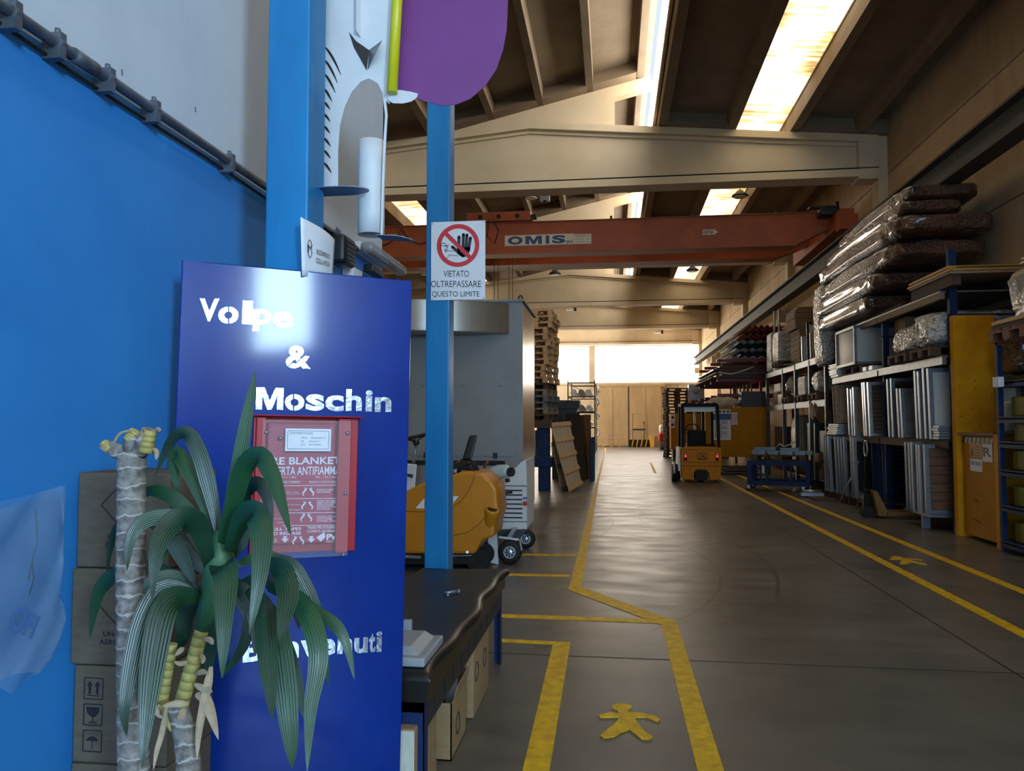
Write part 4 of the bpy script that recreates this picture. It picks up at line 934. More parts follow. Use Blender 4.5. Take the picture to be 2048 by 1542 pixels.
# ---------------------------------------------------------------- white sweeper behind it
wy = 9.05
def z6w(x, y): return z6(x, y, wy)
t = thing('sweeping_machine', 'white louvred sweeping machine with black wheels in front of grey booth', 'cleaning machine', (-1.5, 9.4, 0))
prof = [(560,1085), (560,560), (830,575), (980,690), (1090,520), (1130,530), (1160,500), (1195,470), (1245,445), (1245,690), (1243,1085)]
prof = [(560,1085), (560,600), (900,600), (1125,535), (1160,500), (1190,470), (1235,448), (1243,690), (1243,1085)]
b = MB().prism([z6w(*p) for p in prof][::-1], (0, .80, 0)); b.build('housing', M_WMACH, t, bevel=.012)
b = MB()
for k in range(7):
    y = 722+k*41; b.box(z6w(960, y).x, z6w(1200, y).x, wy-.006, wy-.001, z6w(1000, y+12).z, z6w(1000, y).z)
b.build('louvre', M_DARK, t)
b = MB().tube([z6(x, y, wy-.002) for x, y in ((955,685), (1245,690))], .004, 5).tube([z6(x, y, wy-.002) for x, y in ((940,1012), (1243,1012))], .004, 5); b.build('panel_seam', M_DARK, t)
b = MB().box(z6w(1205,800).x, z6w(1244,800).x, wy-.004, wy-.001, z6w(1000,805).z, z6w(1000,788).z, 0).box(z6w(1205,800).x, z6w(1244,800).x, wy-.004, wy-.001, z6w(1000,865).z, z6w(1000,825).z, 1)
b.build('stripe', [mat('stripe_blue', '1f4fa0', .5), mat('stripe_red', 'b3202c', .5)], t, label='blue and red corner stripe')
b = MB().hexa([z6w(945,1150), z6w(1180,1165), z6w(1180,1165)+Vector((0,.78,0)), z6w(945,1150)+Vector((0,.78,0)), z6w(945,1085), z6w(1243,1085), z6w(1243,1085)+Vector((0,.8,0)), z6w(945,1085)+Vector((0,.8,0))]); b.build('skirt', mat('dark_grey_skirt', '353b42', .5), t)
b = MB().tube([z6(870,700,8.72), z6(885,640,8.70), z6(925,590,8.68), (z6(990,560,8.66)), z6(1050,555,8.64), z6(1085,560,8.62)], [.085, .085, .085, .082, .075, .06], 18); b.build('suction_dome', M_TANK, t)
cc = z6(1090, 562, 8.60); b = MB().lathe(cc, [(.052, 0), (.055, .02), (.04, .035), (.03, .02), (.012, .02)], (.6, -.75, .1), 18); b.build('dome_cap', M_RUBBER, t)
b = MB().tube([z6(1050,640,8.9), z6(1085,632,8.9)], .025, 10); b.build('handle', M_BLACKP, t)
b = MB().tube([z6(975,775,8.85), z6(1020,750,8.85), z6(1110,740,8.85)], [.012, .02, .022], 10).tube([z6(1000,770,8.85), z6(1005,830,8.85)], .012, 8); b.build('grip_lever', M_BLACKP, t)
b = MB().tube([z6(850,525,9.0), z6(890,465,9.0)], .015, 8); b.build('red_lever', mat('rust_red_lever', '8a3a26', .5), t)
def wheel(c, r, w, lab):
    b = MB().lathe(c, [(r*.55, -.0), (r*.9, -.004), (r, .02), (r, w-.02), (r*.9, w), (r*.55, w)], (0, 1, 0), 28); o = b.build('wheel', M_RUBBER, t, label=lab)
    m = MB().lathe(c+Vector((0, -.004, 0)), [(r*.55, .002), (r*.5, -.006), (r*.42, .01), (r*.2, .0), (.01, -.006)], (0, 1, 0), 20); m.build('hub', M_ALU, o)
    h = MB()
    for k in range(8):
        a = k*math.pi/4; h.lathe(c+Vector((r*.33*math.cos(a), -.008, r*.33*math.sin(a))), [(.010, .0), (.008, .006)], (0, 1, 0), 8)
    h.build('hub_hole', M_DARK, o)
c = PZ(1020, 1128, 0); wheel(Vector((c.x, 8.5, .135)), .133, .09, 'black tyre with silver eight hole hub')
wheel(Vector((-1.08, 9.6, .12)), .118, .08, 'rear black tyre')
b = MB().bar((-1.26, 8.52, .3), (-1.02, 8.54, .27), .03, .02).bar((-1.14, 8.53, .29), (-1.14, 9.1, .33), .05, .03).bar((-1.03, 8.53, .28), (-1.0, 8.48, .16), .02, .02); b.build('wheel_bracket', M_ALU, t)
MB().bar((-1.05, 9.4, .33), (-1.05, 9.62, .14), .02, .02).build('wheel_bracket', M_ALU, t)
b = MB().hexa([(-1.36,8.5,.02), (-1.26,8.5,.0), (-1.26,8.55,.0), (-1.36,8.55,.02), (-1.38,8.5,.36), (-1.28,8.5,.36), (-1.28,8.55,.36), (-1.38,8.55,.36)]); b.build('mud_guard', M_WMACH, t)

# ---------------------------------------------------------------- grey booth
M_BOOTH = mat('grey_booth_paint', '878d92', .45, scale=2, c2='7d8388', bump=.03, bscale=70)
M_STAIN = mat('brushed_stainless', 'b5b2ac', .28, .9, scale=3, var=.12, stretch=(1, 1, .08))
by0, by1, bx0, bx1, bz = 11.0, 12.7, -5.2, -1.285, 3.32
t = thing('spray_booth', 'large grey steel booth with curved front hood behind the white machine', 'booth', (-3.2, 11.8, 0))
b = MB().box(bx0, bx1, by0, by1, .30, bz).box(bx0+.1, bx1-.1, by0+.1, by1-.1, 0, .3); b.build('cabinet', M_BOOTH, t, bevel=.01)
b = MB().box(bx1+.001, bx1+.006, by0+.02, by1-.02, .3, bz-.02); b.build('side_sheet', M_STAIN, t, label='brushed bright side sheet')
b = MB().box(bx0-.03, bx1+.03, by0-.03, by1+.03, bz, bz+.03); b.build('roof_sheet', M_BOOTH, t)
hx0, hx1 = -4.6, PY(1018, 640, by0).x
zt, zb = bz-.03, PY(1018, 668, by0).z
def hood(i, j):
    x = hx0+(hx1-hx0)*i; s = 1-(2*i-1)**2; return Vector((x, by0-.015-.62*s, zb+(zt-zb)*j))
b = MB().grid(hood, 28, 1).prism([hood(k/28, 0) for k in range(29)], (0, 0, .01)).prism([hood(k/28, 1) for k in range(29)], (0, 0, -.01)); b.build('curved_hood', M_STAIN, t)
zj, zk = PY(940, 763, by0).z, PY(940, 912, by0).z
for xa, xb in ((PY(720, 800, by0).x, PY(817, 800, by0).x), (PY(822, 800, by0).x, PY(1034, 800, by0).x)):
    d = MB().box(xa, xb, by0-.012, by0-.001, zk, zj).build('access_panel', M_BOOTH, t, bevel=.003)
    for f in (.12, .5, .85): MB().lathe((xa+(xb-xa)*f, by0-.012, zj-.05), [(.022, 0), (.018, .012), (.006, .016)], (0, -1, 0), 10).build('screw', M_ALU, d)
    for f in (.15, .8): MB().box(xa+(xb-xa)*f-.03, xa+(xb-xa)*f+.03, by0-.03, by0-.01, zk-.03, zk+.05).build('hinge', M_BLACKP, d)
b = MB().box(bx0+.3, bx1-.25, by0-.004, by0-.001, PY(940,931,by0).z, PY(940,921,by0).z); b.build('base_slot', M_DARK, t)
lx = PY(1041, 597, by0+.2); b = MB().tube([Vector((lx.x+.03*math.cos(a), by0+.2, bz+.075+.045*math.sin(a))) for a in [k*math.pi/8 for k in range(17)]], .012, 8).cyl((lx.x, by0+.2, bz+.02), (lx.x, by0+.2, bz+.04), .025, 10); b.build('lifting_eye', M_BLACKP, t)

# ---------------------------------------------------------------- wooden pallets
def pallet_mesh(seed=0, L_=1.2, W_=.8):
    r = random.Random(seed); b = MB(); j = lambda: r.uniform(-.004, .004)
    for k, (y, w) in enumerate(((-.327, .145), (-.19, .10), (0, .145), (.19, .10), (.327, .145))):
        b.box(-L_/2+j(), L_/2+j(), y*W_/.8-w/2, y*W_/.8+w/2, .122, .144)
    for x in (-L_/2+.0725, 0, L_/2-.0725):
        b.box(x-.0725, x+.0725, -W_/2, W_/2, .10, .122)
        for y in (-W_/2+.05, 0, W_/2-.05): b.box(x-.0725+j(), x+.0725+j(), y-.05 if y else -.0725, y+.05 if y else .0725, .022, .10)
    for y in (-W_/2+.05, 0, W_/2-.05): b.box(-L_/2, L_/2, y-.05, y+.05, 0, .022)
    return b
def pallet(lab, loc, rz, m, grp, src=[{}]):
    k = (m.name,)
    if k not in src[0]:
        o = pallet_mesh(len(src[0])).build('wooden_pallet', m); src[0][k] = o
    else:
        o = src[0][k].copy(); COL.objects.link(o)
    o.location = loc; o.rotation_euler = (0, 0, rz); tag(o, lab, 'pallet', grp); return o
ra = random.Random(11)
ANG = math.radians(90-9)
base = Vector((-1.80, 18.45, 0))
z = 1.64
GP = 'tall pallet stack beside the grey booth'
dark = [M_WOODD, M_WOODG, mat('grey_old_pallet', '77787c', .7, scale=6, c2='5e5f63', stretch=(1, 9, 9)), MATS['grey_old_pallet'], M_WOODG, M_WOODD]
ordn = ['lowest', 'second', 'third', 'fourth', 'fifth', 'sixth', 'seventh', 'eighth', 'ninth', 'tenth', 'eleventh', 'twelfth', 'thirteenth', 'fourteenth', 'fifteenth', 'sixteenth', 'seventeenth', 'eighteenth', 'nineteenth', 'twentieth', 'twenty-first', 'twenty-second']
for k in range(18):
    m = dark[k] if k < 6 else M_WOOD
    nm = 'topmost pale pallet of the tall stack beside grey booth' if k == 17 else '%s %s pallet from bottom of tall stack beside grey booth' % (ordn[k], 'dark grey' if k < 6 else 'pale pine')
    o = pallet(nm, (base.x+ra.uniform(-.03, .03)+(.05 if k > 14 else 0), base.y+ra.uniform(-.05, .05), z), ANG+ra.uniform(-.05, .05)+(.12 if k > 14 else 0), m, GP); z += .1445
# blue steel base under the stack
t = thing('blue_press_base', 'dark blue steel pillar machine under the tall pallet stack', 'machine', (-1.8, 18.3, 0))
b = MB().box(-2.2, -1.42, 17.8, 18.9, 1.46, 1.64); b.build('support_top', M_WOODD, t)
b = MB().box(-1.75, -1.47, 17.9, 18.3, .76, 1.46).box(-2.2, -1.40, 17.85, 18.9, .55, .78).box(-1.72, -1.46, 17.9, 18.3, 0, .56).box(-2.3, -2.05, 18.3, 18.9, 0, 1.46); b.build('pillar', M_BLUED, t, bevel=.01)
b = MB().box(-2.0, -1.80, 18.1, 18.8, .8, 1.4); b.build('inner_rack', M_STEELG, t)
# crate lids leaning there
def lid(lab, c, nb, m1, m2, th=.02, grp='wooden crate lids leaning by the stack', cat='crate lid'):
    BL, BR, TR, TL = [Vector(p) for p in c]
    t = thing('crate_lid', lab, cat, (BL+BR)/2, 0, grp); b = MB()
    nn = (BR-BL).cross(TL-BL).normalized()
    for k in range(5):
        f0, f1 = k/5+.008, (k+1)/5-.008
        p = [BL.lerp(BR, f0), BL.lerp(BR, f1), TL.lerp(TR, f1), TL.lerp(TR, f0)]
        b.hexa([p[0], p[1], p[2], p[3]]+[q+nn*th for q in p])
    b.build('boards', m1, t)
    for k in range(nb):
        f = .04+.92*k/(nb-1); a = BL.lerp(TL, f)+nn*(th+.012); e = BR.lerp(TR, f)+nn*(th+.012)
        MB().bar(a-(e-a)*.02, e+(e-a)*.02, .10, .024, up=nn).build('batten', m2, t)
    return t
lid('large pale wooden crate lid with four battens leaning beside walkway', [(-.99, 17.55, 0), (-.74, 18.25, .12), PY(1138, 843, 18.9), PY(1099, 846, 18.2)], 5, mat('pale_crate_wood', 'c4b093', .75, scale=5, c2='a8947a', stretch=(9, 9, 1)), M_WOOD)
lid('narrow grey wooden crate lid leaning behind the large one, nearer the blue pillar', [(-1.18, 17.75, 0), (-1.02, 18.2, .0), PY(1112, 884, 18.7), PY(1102, 886, 18.2)], 3, M_WOODG, M_WOODD)
lid('brown wooden crate lid mostly hidden between the other two', [(-1.04, 18.15, 0), (-.88, 18.6, 0), PY(1122, 890, 19.2), PY(1110, 890, 18.8)], 3, M_WOODD, M_WOODD)
# dark sheets
def sheet(name, lab, px_, Y0, Y1, th, m, cat='board'):
    t = tag(MB().hexa([PZ(*px_[0]), PZ(*px_[1]), PZ(*px_[1])+Vector((-.02, th, 0)), PZ(*px_[0])+Vector((-.02, th, 0)), PY(*px_[3], Y0), PY(*px_[2], Y1), PY(*px_[2], Y1)+Vector((-.02, th, 0)), PY(*px_[3], Y0)+Vector((-.02, th, 0))]).build(name, m), lab, cat); return t
M_BLKB = mat('black_board', '232427', .5, scale=3, var=.2)
sheet('black_board', 'large black board leaning behind the crate lids', [(1140, 968), (1176, 958), (1159, 826), (1128, 828)], 20.4, 21.4, .1, M_BLKB)
o = MB().box(-1.75, -.92, 21.7, 22.5, 2.0, 2.22).box(-1.70, -1.0, 21.8, 22.5, 0, 2.0).build('dark_cabinet', M_BLKB); tag(o, 'black cabinet with overhanging top behind the leaning crate lids', 'cabinet')
sheet('brown_board', 'narrow reddish brown board standing beside the black board', [(1177, 958), (1184, 956), (1181, 829), (1168, 829)], 21.9, 22.2, .08, mat('brown_hardboard', '7a5238', .6, scale=4, stretch=(1, 1, .2)))
sheet('brown_board', 'thin dark brown board between black board and reddish one', [(1174, 957), (1178, 957), (1167, 830), (1160, 830)], 21.6, 21.8, .06, M_WOODD)
sheet('blue_board', 'narrow blue panel standing on edge at walkway line', [(1181, 963), (1190, 961), (1190, 873), (1181, 876)], 21.0, 21.3, .06, mat('mid_blue_paint', '2b567e', .5, scale=4))
# ---------------------------------------------------------------- far rack with wrapped rolls
t = thing('storage_rack', 'far dark steel rack of wrapped white rolls before the end wall', 'rack', (-1.9, 43, 0))
xs = (-2.35, -.93)
for x in xs:
    for y in (41.2, 45.0): MB().box(x-.03, x+.03, y-.03, y+.03, 0, 3.9).build('upright', M_BLACKP, t)
for z_ in (.5, 1.35, 2.2, 3.0, 3.75):
    b = MB()
    for y in (41.2, 45.0): b.bar((xs[0], y, z_), (xs[1], y, z_), .05, .06)
    for x in xs: b.bar((x, 41.2, z_), (x, 45, z_), .05, .06)
    b.build('shelf_beam', M_BLACKP, t)
b = MB().bar((xs[0], 41.2, 3.7), (xs[1], 41.2, 3.0), .03, .03).bar((xs[1], 41.2, 2.2), (xs[1], 45, 3.0), .03, .03); b.build('brace', M_STEELG, t)
M_FILM = mat('white_wrap_film', 'dfe3e6', .25, var=.1, scale=12, bump=.8, bscale=22)
r_ = random.Random(3); k = 0
for z_ in (.53, 1.38, 2.23, 3.03):
    for x in (-2.05, -1.65, -1.25):
        rr_ = .17+.02*r_.random(); b = MB()
        b.tube([(x+r_.uniform(-.02, .02), 41.0+q*.68, z_+rr_+.0+.015*r_.random()) for q in range(7)], [rr_*(.85+.2*r_.random()) for q in range(7)], 12)
        tag(b.build('wrapped_roll', M_FILM if r_.random() > .4 else mat('grey_wrap', '8d8a83', .5, bump=.6, bscale=20)), 'film wrapped roll on the far dark steel rack, %s shelf' % ('bottom', 'second', 'third', 'upper')[k//3], 'roll', 'wrapped rolls on the far rack'); k += 1
for k, (y, z_) in enumerate(((41.3, 2.5), (42.3, 1.7), (43.4, 3.25), (44.4, .85), (42.9, 2.5), (44.6, 3.25))):
    b = MB().grid(lambda i, j: Vector((-.905+.16*math.sin(math.pi*j)*(1+.3*math.sin(9*i)), y+.35*i, z_+.5*j+.05*math.sin(7*i+k))), 8, 8)
    tag(b.build('hanging_film', M_FILM), 'loose white film sheet hanging off the far rack', 'film', 'loose film on the far rack')
# ---------------------------------------------------------------- small things by the gate
pallet('low pale pallet on floor before the left gate leaf', (-.1, 52.6, 0), .05, M_WOOD, 'pallets by the gate')
t = thing('wire_crate', 'small wire crate standing on the low pallet by the gate', 'crate', (.05, 52.6, .145)); b = MB()
for sx in (-.3, .3):
    for q in range(4): b.bar((.05+sx, 52.3+q*.2, .145), (.05+sx, 52.3+q*.2, .8), .015, .015)
for z_ in (.16, .5, .8): b.bar((-.25, 52.3, z_), (.35, 52.3, z_), .02, .02).bar((-.25, 52.9, z_), (.35, 52.9, z_), .02, .02).bar((-.25, 52.3, z_), (-.25, 52.9, z_), .02, .02).bar((.35, 52.3, z_), (.35, 52.9, z_), .02, .02)
b.build('wire_frame', M_STEELG, t)
t = thing('hazard_barrier', 'low black and yellow striped barrier before the small gate door', 'barrier', (1.75, 52.6, 0))
b = MB()
for k in range(9): b.hexa([(1.1+k*.15, 52.6, .02), (1.175+k*.15, 52.6, .02), (1.175+k*.15, 52.66, .02), (1.1+k*.15, 52.66, .02), (1.2+k*.15, 52.6, .5), (1.275+k*.15, 52.6, .5), (1.275+k*.15, 52.66, .5), (1.2+k*.15, 52.66, .5)], k % 2)
b.box(1.1, 2.6, 52.67, 52.7, 0, .5, 0); b.build('striped_board', [M_BLACKP, mat('hazard_yellow', 'd9a91a', .5)], t)
b = MB().cyl((2.1, 52.62, .5), (2.1, 52.62, 1.6), .02, 8).lathe((2.1, 52.62, 1.6), [(.06, 0), (.08, .05), (.05, .1)], n=10); b.build('post', M_BLACKP, t)
b = MB().hexa([(2.5, 52.3, 0), (2.75, 52.3, 0), (2.75, 52.5, 0), (2.5, 52.5, 0), (2.42, 52.5, .8), (2.6, 52.5, .8), (2.6, 52.55, .8), (2.42, 52.55, .8)]); tag(b.build('yellow_floor_sign', MATS['hazard_yellow']), 'yellow folding floor sign right of the striped barrier', 'sign')
o = MB().box(2.7, 3.7, 51.6, 52.6, .15, .75).build('cardboard_box', M_CARD); tag(o, 'bright brown carton on floor near the gate, right of barrier', 'box')
pallet('pale pallet under the bright carton near the gate', (3.2, 52.1, 0), 0, M_WOOD, 'pallets by the gate')
t = thing('red_scooter', 'small red and white wheeled machine beside the dark pallet stack', 'machine', (3.1, 47.5, 0))
MB().rbox((3.1, 47.5, .75), (.7, 1.2, .55), r=.12).build('body', mat('red_gloss', 'a81d22', .3), t)
MB().rbox((3.05, 47.4, 1.25), (.5, .7, .5), r=.12).build('cowl', M_WHITEP, t)
for y in (47.0, 48.0): MB().cyl((2.85, y, .25), (3.35, y, .25), .25, 18).build('wheel', M_RUBBER, t)
# ================================================================ overhead crane, runway rail, hall lamps
M_CRANE = mat('rust_orange_crane_paint', 'a8501e', .5, scale=2, c2='8f3f16')
M_RAIL = mat('dark_grey_steel', '45433f', .65, .1, spec=.2, scale=4, var=.15)
GY, GB = 19.3, 21.3
t = thing('overhead_crane', 'rust orange bridge crane spanning the hall above the grey booth', 'crane', (-2, 20.3, 5.95))
def girder(y, zb_, zt_):
    o = [(-9.4, zt_-.28), (-8.6, zb_), (4.45, zb_), (5.3, zt_-.36), (5.55, zt_-.3), (5.55, zt_), (-9.4, zt_)]
    b = MB().prism([(x, y, z) for x, z in o], (0, .42, 0))
    b.box(-9.4, 5.55, y-.04, y+.46, zt_, zt_+.02).box(-8.6, 4.45, y-.05, y+.47, zb_-.02, zb_); return b
girder(GY, 5.90, 6.68).build('girder', M_CRANE, t, bevel=.004); girder(GB, 6.03, 6.72).build('girder', M_CRANE, t, bevel=.004)
b = MB()
for y in (GY+.21, GB+.21): b.box(-9.3, 5.5, y-.03, y+.03, 6.70, 6.76)
for k in range(-8, 6, 2): b.box(k-.03, k+.03, GY-.02, GY+.04, 6.70, 6.78)
b.build('track', M_RAIL, t)
for x in (5.38, -9.25):
    b = MB().box(x-.15, x+.15, 18.3, 23.0, 6.12, 6.5).box(x-.2, x+.2, 18.2, 18.5, 6.0, 6.35); b.build('end_carriage', M_CRANE, t)
b = MB().rbox((5.15, 19.0, 6.60), (.45, .35, .22), r=.05).box(4.7, 5.3, 18.9, 19.1, 6.70, 6.74).cyl((5.35, 19.0, 6.6), (5.35, 19.0, 6.85), .05, 8); b.build('drive_motor', M_BLACKP, t)
b = MB().box(-3.7, -2.05, GY+.05, GY+.35, 6.76, 7.0).box(-3.7, -2.05, GB+.1, GB+.35, 6.76, 7.0).box(-3.5, -2.3, GY+.3, GB+.2, 6.80, 6.95).box(-2.05, -1.9, GY+.12, GY+.28, 6.82, 6.92, 1)
for k in range(3): b.cyl((-3.35+.48*k, GY+.04, 6.88), (-3.35+.48*k, GY+.06, 6.88), .06, 14, 1)
b.cyl((-3.2, GY+.9, 7.0), (-2.4, GY+.9, 7.0), .22, 16); b.build('trolley', [M_CRANE, M_DARK], t)
b = MB()
for x in (-3.08, -2.98): b.cyl((x, GY+.7, 3.9), (x, GY+.7, 6.85), .009, 6)
b.build('hoist_rope', M_DARK, t)
for x in (-2.72, -2.63): MB().cyl((x, GY+.95, 3.9), (x, GY+.95, 6.85), .008, 6).build('hoist_rope', M_DARK, t)
b = MB().box(-3.15, -2.58, GY+.6, GY+1.05, 3.6, 3.95).tube([(-2.85, GY+.8, 3.6), (-2.85, GY+.8, 3.4), (-2.75, GY+.8, 3.3), (-2.88, GY+.8, 3.22), (-2.97, GY+.8, 3.32)], .035, 8); b.build('hook_block', M_BLACKP, t)
def loops(x0, x1, n, z, dz, y):
    P = []
    for k in range(n*10+1): f = k/10; P.append((x0+(x1-x0)*k/(n*10), y, z-dz*abs(math.sin(math.pi*f))**.8))
    return P
b = MB().tube(loops(-6.4, -3.4, 3, 6.62, .42, GY-.07), .014, 6).tube([(-3.1, GY-.05, 6.8), (-3.15, GY-.07, 6.35), (-2.95, GY-.07, 6.15), (-2.85, GY-.07, 6.5), (-3.0, GY-.05, 6.75)], .014, 6); b.build('festoon_cable', M_DARK, t)
def plate(mb, x0, x1, z0, z1, mi=0): mb.box(x0, x1, GY-.012, GY-.002, z0, z1, mi)
def ct(mb, s, x0, x1, z0, z1, mi, bold=.0): mb.text(s, (x0, GY-.0135, z0), (x1-x0, 0, 0), (0, 0, z1-z0), mi, bold)
M_CREAM = mat('cream_sign_plate', 'cfc6b4', .5, var=.04); M_NAVY = mat('navy_lettering', '2b4468', .5, var=.05)
b = MB(); plate(b, -2.70, -.93, 6.09, 6.36)
for s, x0, x1 in (('O', -2.62, -2.24), ('M', -2.17, -1.75), ('I', -1.65, -1.56), ('S', -1.49, -1.15)): ct(b, s, x0, x1, 6.12, 6.33, 1, .05)
ct(b, 'SPA', -1.17+.04, -.95, 6.11, 6.19, 1, .03); b.build('name_plate', [M_CREAM, M_NAVY], t, label='cream plate lettered OMIS SPA')
b = MB(); plate(b, -.92, -.50, 6.09, 6.34, 0); ct(b, 'SANDRIGO', -.89, -.53, 6.26, 6.32, 1); ct(b, 'VICENZA - ITALY', -.89, -.53, 6.19, 6.23, 1); ct(b, 'TELEFONO 0444', -.89, -.53, 6.12, 6.16, 1); b.build('maker_plate', [M_CREAM, MATS['dark_grey_steel']], t)
b = MB(); b.prism([(2.24, GY-.012, 6.22), (2.52, GY-.012, 6.22), (2.62, GY-.012, 6.285), (2.52, GY-.012, 6.35), (2.24, GY-.012, 6.35)], (0, .01, 0)); ct(b, 'DESTRA', 2.26, 2.5, 6.245, 6.325, 1, .02); b.build('arrow_plate', [M_CREAM, M_INK], t, label='cream arrow plate DESTRA')
b = MB(); b.prism([(-5.5, GY-.012, 6.36), (-5.5, GY-.012, 6.49), (-5.8, GY-.012, 6.49), (-5.9, GY-.012, 6.425), (-5.8, GY-.012, 6.36)][::-1], (0, .01, 0)); ct(b, 'SINISTRA', -5.78, -5.53, 6.385, 6.465, 1, .02); b.build('arrow_plate', [M_CREAM, M_INK], t, label='cream arrow plate SINISTRA')
# runway rails
for x, lab in ((5.42, 'long dark grey steel crane runway rail on brackets along right wall'), (-9.25, 'crane runway rail along the far left wall, mostly hidden')):
    t = thing('crane_runway', lab, 'rail', (x, 25, 5.4)); y0, y1 = (-3.9, 51.5)
    b = MB().box(x-.16, x+.16, y0, y1, 5.42, 5.46).box(x-.02, x+.02, y0, y1, 5.46, 5.86).box(x-.16, x+.16, y0, y1, 5.86, 5.90); b.build('rail_beam', M_RAIL, t)
    b = MB().box(x-.035, x+.035, y0, y1, 5.90, 5.98); b.build('rail_head', M_RAIL, t)
# hall lamps
def lamp(lab, p, top):
    t = thing('hall_lamp', lab, 'lamp', p, 0, 'round hall lamps under the roof')
    MB().lathe((0, 0, 0), [(.19, -.03), (.24, 0), (.235, .02), (.14, .10), (.08, .16)], n=20).build('reflector', M_RAIL, t, local=True)
    MB().lathe((0, 0, 0), [(.17, -.045), (.19, -.03)], n=20).build('glass', M_WHITEP, t, local=True)
    MB().cyl((0, 0, .15), (0, 0, top-p[2]), .012, 6).build('stem', M_BLACKP, t, local=True)
for u, v, Y, lab in ((1062, 394, 22.6, 'round hall lamp left of the sensor box behind the nearest beam'), (1480, 385, 23.0, 'round hall lamp under the orange skylight behind nearest beam'),
                     (1110, 548, 30.0, 'round hall lamp just above the ridge of the third beam'), (1385, 541, 30.0, 'round hall lamp under the skylight behind the crane'), (850, 548, 30.0, 'round hall lamp beside the blue post, behind the crane')):
    p = PY(u, v, Y); top = (zmon(p.x) if -4.3 < p.x < .95 else zflange(p.x))+T
    if p.z > top-.3: p.z = top-.3
    lamp(lab, p, top-.004)
p = PY(1090, 397, 22.6); t = thing('ceiling_sensor', 'small grey ceiling box beside the round hall lamp', 'sensor', p)
b = MB().box(p.x-.14, p.x+.14, p.y-.1, p.y+.1, p.z-.08, p.z+.08); b.build('housing', M_STEELG, t)
b = MB().cyl((p.x, p.y, p.z-.14), (p.x, p.y, p.z-.07), .05, 10).cyl((p.x, p.y, p.z), (p.x, p.y, zmon(p.x)+T-.004), .012, 6); b.build('lens', M_BLACKP, t)
for u, v, Y, lab in ((1143, 618, 37.0, 'small white lamp box with camera under the third beam'), (1318, 664, 46.0, 'small dark lamp box under the beam nearest the end wall')):
    p = PY(u, v, Y); t = thing('ceiling_sensor', lab, 'sensor', p); top = zmon(p.x)+T if p.x < .95 else zflange(p.x)+T
    MB().box(p.x-.25, p.x+.05, p.y-.1, p.y+.1, p.z-.06, p.z+.06).build('housing', M_WHITEP, t); MB().box(p.x+.12, p.x+.24, p.y-.1, p.y+.1, p.z-.12, p.z+.1).cyl((p.x, p.y, p.z), (p.x, p.y, top-.004), .02, 6).bar((p.x-.2, p.y, p.z+.05), (p.x+.2, p.y, p.z+.05), .03, .03).build('bracket', M_BLACKP, t)
# ================================================================ right side of the hall
from mathutils import noise as NZ
M_BLUER = mat('rack_blue_paint', '16305a', .6, spec=.15, scale=6, c2='122748')
M_ZINC = mat('galvanised_rack', '777c80', .45, .6, scale=10, var=.2)
M_IRON = mat('dark_rack_steel', '3a3b3d', .45, .4, scale=8, var=.2)
M_AMBER = mat('amber_guard_paint', 'dfa012', .75, spec=.2, scale=3, c2='c4860e', bump=.04, bscale=30)
M_RUST = mat('rust_speck', '5a3a12', .7)
FX, BX = 4.70, 5.98
def upright(t, x, y, z1, m, w=.09, d=.07, z0=0):
    o = MB().box(x-w/2, x+w/2, y-d/2, y+d/2, z0, z1).build('upright', m, t)
    s = MB()
    for k in range(int((z1-.3)/.15)): s.box(x-.008, x+.008, y-d/2-.0015, y-d/2+.001, .2+k*.15, .24+k*.15)
    s.build('slot_row', M_DARK, o, kind='stuff'); return o
# ---------------------------------------------------------------- near blue rack
t = thing('pallet_rack', 'blue pallet rack behind the yellow guard, loaded with aluminium frames', 'rack', (5.3, 14.3, 0))
for y in (11.62, 14.35, 17.25):
    for x in (FX+.11, BX-.05): upright(t, x, y, 4.05 if y < 12 else 3.52, M_BLUER, .10, .08)
    b = MB()
    for k in range(5): b.bar((FX+.05, y, .3+k*.7), (BX-.05, y, 1.0+k*.7 if k < 4 else .3+k*.7), .03, .03)
    b.build('brace', M_BLUER, t)
for z_, m in ((1.30, M_WOODD), (2.50, M_ZINC), (3.44, M_WOODG)):
    for x in (FX, BX):
        for ya, yb in ((11.66, 14.31), (14.39, 17.21)): MB().box(x-.03, x+.03, ya, yb, z_-.10, z_).build('shelf_beam', m, t)
    MB().box(FX-.02, BX+.02, 11.7, 17.2, z_, z_+.025).build('deck', M_WOODD if z_ < 2 else M_ZINC, t)
